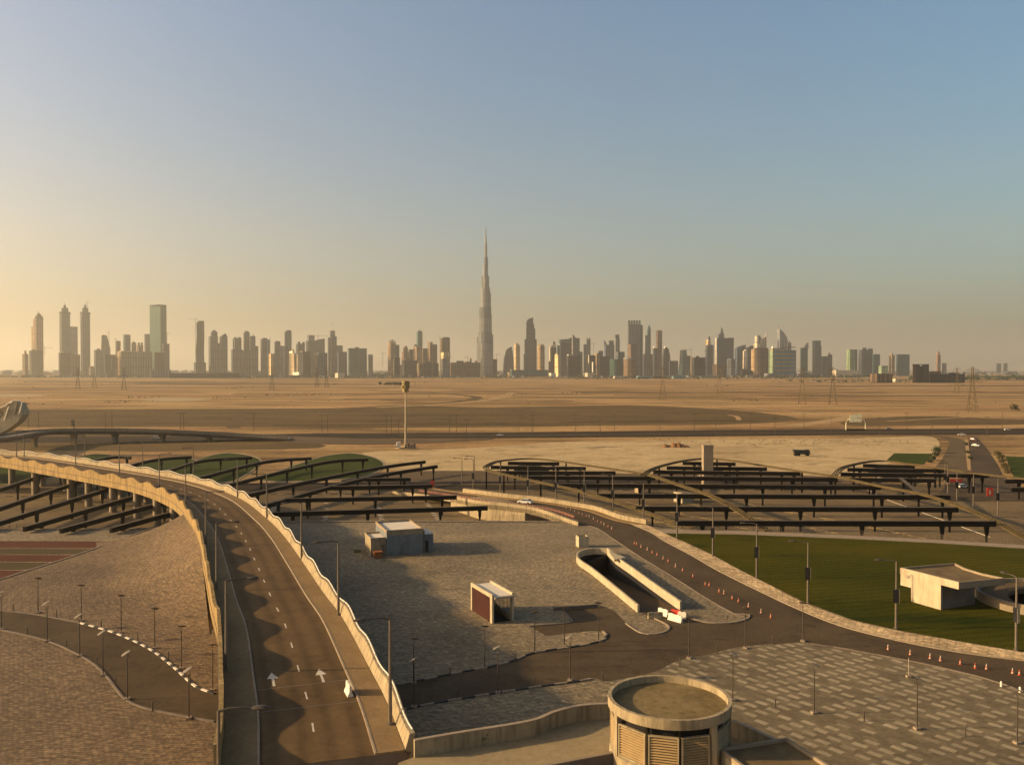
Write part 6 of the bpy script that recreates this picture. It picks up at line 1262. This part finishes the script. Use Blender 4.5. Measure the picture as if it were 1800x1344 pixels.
# lattice pylons
def make_pylon(H=42):
    r = thing('lattice_pylon', 'tmp', 'pylon', (0, 0, 0)); m = MB()
    for i, j in ((-1, -1), (1, -1), (1, 1), (-1, 1)): m.tube([(i * 4, j * 4, 0), (i * 1.2, j * 1.2, H * .6), (i * .6, j * .6, H)], .26, 3)
    for k in range(9):
        z0, z1 = H * .6 * k / 9, H * .6 * (k + 1) / 9; a, b = 4 - 2.8 * k / 9, 4 - 2.8 * (k + 1) / 9; s_ = 1 if k % 2 else -1
        for j in (-1, 1): m.tube([(-a * s_, j * a, z0), (b * s_, j * b, z1)], .14, 3)
        m.tube([(a * s_, -a, z0), (b * s_, b, z1)], .14, 3)
    m.obj('lattice', M['pylon'], r); m = MB()
    for z, w_ in ((H * .66, 9), (H * .8, 7.5), (H * .93, 6)): m.tube([(-w_, 0, z), (0, 0, z + 1.0), (w_, 0, z)], .14, 3); m.tube([(-w_, 0, z), (w_, 0, z)], .12, 3)
    m.obj('cross_arms', M['pylon'], r); return r
P6 = {'o': make_pylon()}
lamp_row([(137, 684), (166, 681), (218, 685), (478, 686), (557, 681), (574, 681)], GZ, 'faint lattice pylons in the desert', 'faint lattice pylon on the left desert, # from the left', P6, R(20))
lamp_row([(1165, 703), (1265, 694), (1410, 711), (1464, 711), (1682, 692), (1709, 724)], GZ, 'faint lattice pylons in the desert', 'faint lattice pylon on the right desert, # going right from the crenellated tower', P6, R(-15))
# low flyover at the left
fo_px = [(-80, 778, 4.2), (0, 770, 4.0), (40, 763, 3.6), (90, 757.5, 3.2), (200, 756.5, 2.6), (300, 759, 1.4), (400, 764, -.8), (510, 770.5, -3.0)]
FO = resample(spline([G(*p) for p in fo_px], 6), 4.0); fo = thing('flyover', 'distant low grey flyover descending behind the curved overpass', 'overpass', FO[20])
N2 = normals2(FO)
MB().sweep([[p + k * 6, p - k * 6, p - k * 5 - dz * 1.6, p + k * 5 - dz * 1.6] for p, k in zip(FO, N2)]).obj('deck', M['dark_concrete'], fo)
MB().rail([p + k * -5.9 + dz * .9 for p, k in zip(FO, N2)], .3, .95).obj('parapet', M['concrete'], fo); MB().rail([p + k * 5.9 + dz * .9 for p, k in zip(FO, N2)], .3, .95).obj('parapet', M['concrete'], fo)
for px in (60, 128, 205, 287, 366, 445):
    i = min(range(len(FO)), key=lambda k: abs(900 + FO[k].x / FO[k].y * F - px)); p = FO[i]
    if p.z - 1.6 - GZ > .6: MB().sweep([[(p.x + i_ * r_, p.y + j_ * r_ * 1.6, z) for i_, j_ in ((-1, -1), (1, -1), (1, 1), (-1, 1))] for r_, z in ((.9, GZ), (.9, p.z - 3.4 if p.z > 1 else GZ + .3), (1.5, p.z - 1.6))]).obj('pier', M['cream'], fo)
# white swooping parapet of a bridge cut by the left edge
sd = 400; sw = thing('swoop_bridge', 'white swooping bridge end with looped highlight tubes at the left edge', 'bridge', (D(20, 760, sd).x, sd, GZ))
def ext(px, y0, y1):
    P = [D(a, b, sd) for a, b in px]; m = MB(); k = len(P)
    ft_ = []
    for t in geometry.tessellate_polygon([[Vector((p.x, p.z, 0)) for p in P]]):
        a, b, c = [P[i] for i in t]; cr = (b.x - a.x) * (c.z - a.z) - (b.z - a.z) * (c.x - a.x); ft_.append(tuple(t) if cr > 0 else (t[0], t[2], t[1]))
    m.add([(p.x, sd + y0, p.z) for p in P] + [(p.x, sd + y1, p.z) for p in P], ft_ + [tuple(k + i for i in reversed(t)) for t in ft_] + [(i, k + i, k + (i + 1) % k, (i + 1) % k) for i in range(k)]); return m
ext([(-60, 775), (-60, 726), (-10, 722), (6, 738), (12, 728), (17, 713), (22, 707), (30, 705), (35, 712), (34, 727), (39, 707), (45, 722), (46, 728), (36, 742), (18, 755), (0, 764)], -3, 3).obj('shell', M['white_wall'], sw)
ext([(-60, 722), (-10, 718), (10, 713), (17, 709), (8, 737), (4, 740), (-4, 727), (-60, 730)], 3.2, 4).obj('inner_shell', M['cream'], sw)
ext([(25, 706), (31, 703.5), (38.5, 707), (33.5, 728), (30, 716)], -3.6, -3.1).obj('lit_flap', M['white_wall'], sw)
MB().tube([D(a, b, sd - 3.4) for a, b in ((-60, 721), (0, 717), (10, 712.5), (19, 706), (26, 703.3), (33, 703), (39, 707))], .22, 6).obj('highlight_tube', M['white_plastic'], sw)  # pale tubes added as highlights along the shell edges
MB().tube([D(a, b, sd - 3.6) for a, b in ((20, 706), (15, 716), (11, 728), (7, 739))], .2, 6).obj('highlight_tube', M['white_plastic'], sw); MB().tube([D(a, b, sd - 3.7) for a, b in ((39, 707), (37, 716), (33.5, 727))], .2, 6).obj('highlight_tube', M['white_plastic'], sw)
sp = G(131, 752, GZ); sp = Vector((D(130, 752, 470).x, 470, 3.2)); r = thing('road_sign', 'small dark road sign standing on the distant flyover', 'sign', sp); MB().tube([sp, sp + dz * 3.5], .15, 5).obj('post', M['steel'], r); MB().box((sp.x - .6, sp.y, sp.z + 2.0), (1.7, .15, 3.4)).obj('board', M['dark_concrete'], r)
# dump truck
tp_ = G(1409, 801, GZ); tk = thing('dump_truck', 'dark dump truck parked alone on the pale sand', 'truck', tp_); S = 1.0
MB().sweep([[(tp_.x + x, tp_.y + j, tp_.z + z) for x, z in ((-3.4, 1.2), (1.2, 1.1), (1.6, 2.7), (-3.9, 2.9))] for j in (-1.25, 1.25)]).obj('tipper_body', M['truck_dark'], tk)
cb = MB().sweep([[(tp_.x + x, tp_.y + j, tp_.z + z) for x, z in ((1.75, .8), (3.6, .8), (3.6, 1.7), (3.2, 2.9), (1.75, 2.9))] for j in (-1.15, 1.15)]).obj('cab', M['truck_dark'], tk); MB().box((tp_.x + 2.7, tp_.y - 1.17, tp_.z + 1.8), (.9, .03, .7)).obj('window', M['glass_dark'], cb)
MB().box((tp_.x, tp_.y, tp_.z + .75), (6.8, .9, .35)).obj('chassis', M['steel'], tk)
def wheel(p, r_, w_, par, mat='tyre'):
    m = MB(); m.sweep([[(p[0] + r_ * math.cos(2 * math.pi * k / 14), p[1] + j, p[2] + r_ + r_ * math.sin(2 * math.pi * k / 14)) for k in range(14)] for j in (-w_ / 2, w_ / 2)]); return m.obj('wheel', M[mat], par)
for x in (-2.8, -1.5, 2.6):
    for j in (-1.0, 1.0): wheel((tp_.x + x, tp_.y + j, tp_.z), .52, .35, tk)
# brown soil heap beside the highway
hp = G(1187, 786, GZ); r = thing('soil_heap', 'lumpy heap of reddish brown soil lying on the pale sand', 'soil heap', hp); rr2 = random.Random(5)
m = MB()
for (dx, hgt, rad) in ((-5.2, 1.7, 2.2), (-3.2, 1.3, 1.6), (-.8, 2.6, 2.4), (1.6, 2.8, 2.4), (3.6, 1.8, 2.2), (5.6, 1.2, 1.9)):
    rings = []
    for t in (0, .3, .6, .85, 1):
        rings.append([(hp.x + dx + rad * math.cos(2 * math.pi * k / 9) * (1 - t) ** .6 * rr2.uniform(.75, 1.15), hp.y + rad * math.sin(2 * math.pi * k / 9) * (1 - t) ** .6, hp.z + hgt * t * rr2.uniform(.85, 1.1)) for k in range(9)])
    m.sweep(rings)
m.obj('soil', M['soil'], r)
# cars
def make_car(mat):
    r = thing('car', 'tmp', 'car', (0, 0, 0))
    b = MB(); b.sweep([[(x, j * k, z) for x, z, k in ((-2.2, .35, 1), (2.2, .35, 1), (2.25, .75, 1), (1.1, .95, 1), (-2.0, 1.0, 1), (-2.25, .8, 1))] for j in (-.88, .88) for k in (1,)]); b.obj('body', M[mat], r)
    c = MB(); c.sweep([[(x * s + .0 - .35, y * s2, z) for x, y in ((-1.5, -.85), (1.35, -.85), (1.35, .85), (-1.5, .85))] for s, s2, z in ((1, 1, .96), (.62, .85, 1.45))]).obj('cabin', M['glass_dark'], r)
    MB().box((-.38, 0, 1.45), (1.75, 1.4, .04)).obj('roof', M[mat], r)
    for x in (-1.35, 1.4):
        for j in (-.85, .85): wheel((x, j, 0), .33, .2, r)
    return r
def put_car(o, px, py, z, rz, lab):
    o.location = G(px, py, z); o.rotation_euler = (0, 0, rz); o['label'] = lab; o.scale = (.88, .88, .88)
for mat, px, py, z, rz, lab in (('car_white', 923, 885, .36, R(155), 'white car with dark windows driving on the ramp bridge'), ('car_white', 1690, 765, GZ + .2, R(170), 'white car turning off the highway at the right'), ('car_white', 1715.5, 784, GZ + .2, R(-60), 'white car waiting on the side road behind a red one'), ('car_red', 1711, 774, GZ + .2, R(-55), 'dark red car on the side road between two white ones'), ('car_white', 879, 766, GZ + .2, 0, 'white car alone on the highway right of the floodlight mast'), ('car_grey', 1563, 755, GZ + .2, 0, 'dark car on the highway right of the sign gantry'), ('car_white', 1576, 877, GZ + .2, R(5), 'white car parked in the right car park beside dark ones'), ('car_grey', 1598, 876, GZ + .2, R(5), 'dark car parked beside the white one in the right car park'), ('car_white', 1692, 857, GZ + .25, R(20), 'pale car passing the red banner at the junction'), ('car_white', 1771, 756, GZ + .2, 0, 'white van-like car on the highway at the right edge'), ('car_white', 273, 771, GZ + .2, R(5), 'pale car under the distant flyover')):
    put_car(make_car(mat), px, py, z, rz, lab)
# shrubs
def shrub(label, px, py, r_, z=GZ, mat='leaf', tall=1.0, group=None):
    p = G(px, py, z); t = thing('shrub', label, 'shrub', p, group); m = MB(); rr3 = random.Random(int(px * 7 + py))
    for _ in range(5): leafball(m, p + Vector((rr3.uniform(-.5, .5) * r_, rr3.uniform(-.5, .5) * r_, r_ * tall * rr3.uniform(.4, 1.0))), r_ * .75, 60, rr3, r_ * .16)
    m.obj('foliage', M[mat], t); MB().tube([p, p + dz * r_ * .9], .06, 5).obj('stem', M['trunk'], t)
shrub('dark straggly shrub at the foot of the terrace wall', 850, 1304, .75, TZ)
for i, (px, py, r_) in enumerate(((1650, 796, 2.4), (1646, 802, 1.6), (1641, 808, 1.6), (1636, 813, 1.5))): shrub('dark shrub beside the right-hand grass patch, %s from the back' % ORD[i], px, py, r_, group='shrubs beside the grass patch')
for i, (px, py, r_) in enumerate(((1755, 801, 1.8), (1759, 808, 1.7), (1763, 815, 1.7), (1768, 824, 1.7), (1771, 832, 1.6))): shrub('dark shrub on the right verge of the side road, %s from the back' % ORD[i], px, py, r_, mat='leaf_brown', group='shrubs on the side road verge')
for i, (px, py, r_) in enumerate(((1699, 783, 1.3), (1701, 797, 1.2), (1705, 808, 1.2))): shrub('small shrub on the strip between the two side road lanes, %s from the back' % ORD[i], px, py, r_, group='shrubs on the median strip')
for i, px in enumerate((668, 678, 683, 687, 692, 697, 702)): shrub('tiny dark bush in the desert row left of the mast crown, %s from the left' % ORD[i], px, 676.5, 5.5, group='row of desert bushes')
shrub('low dark shrub on the far right desert', 1782, 722, 5, mat='leaf_brown')
# ================================================================== AIR
hz = MB().box((0, 29500, GZ - 1.0), (121000, 66000, 1000))
hm = bpy.data.materials.new('haze_air'); hm.use_nodes = True; hn = hm.node_tree.nodes; hn.remove(hn['Principled BSDF'])
pvn = hn.new('ShaderNodeVolumePrincipled'); pvn.inputs['Density'].default_value = HAZE_DENS; pvn.inputs['Color'].default_value = (*HAZE_COL, 1); pvn.inputs['Anisotropy'].default_value = HAZE_G
hm.node_tree.links.new(pvn.outputs[0], hn['Material Output'].inputs['Volume'])
ho = hz.obj('haze', hm, None, kind='stuff')
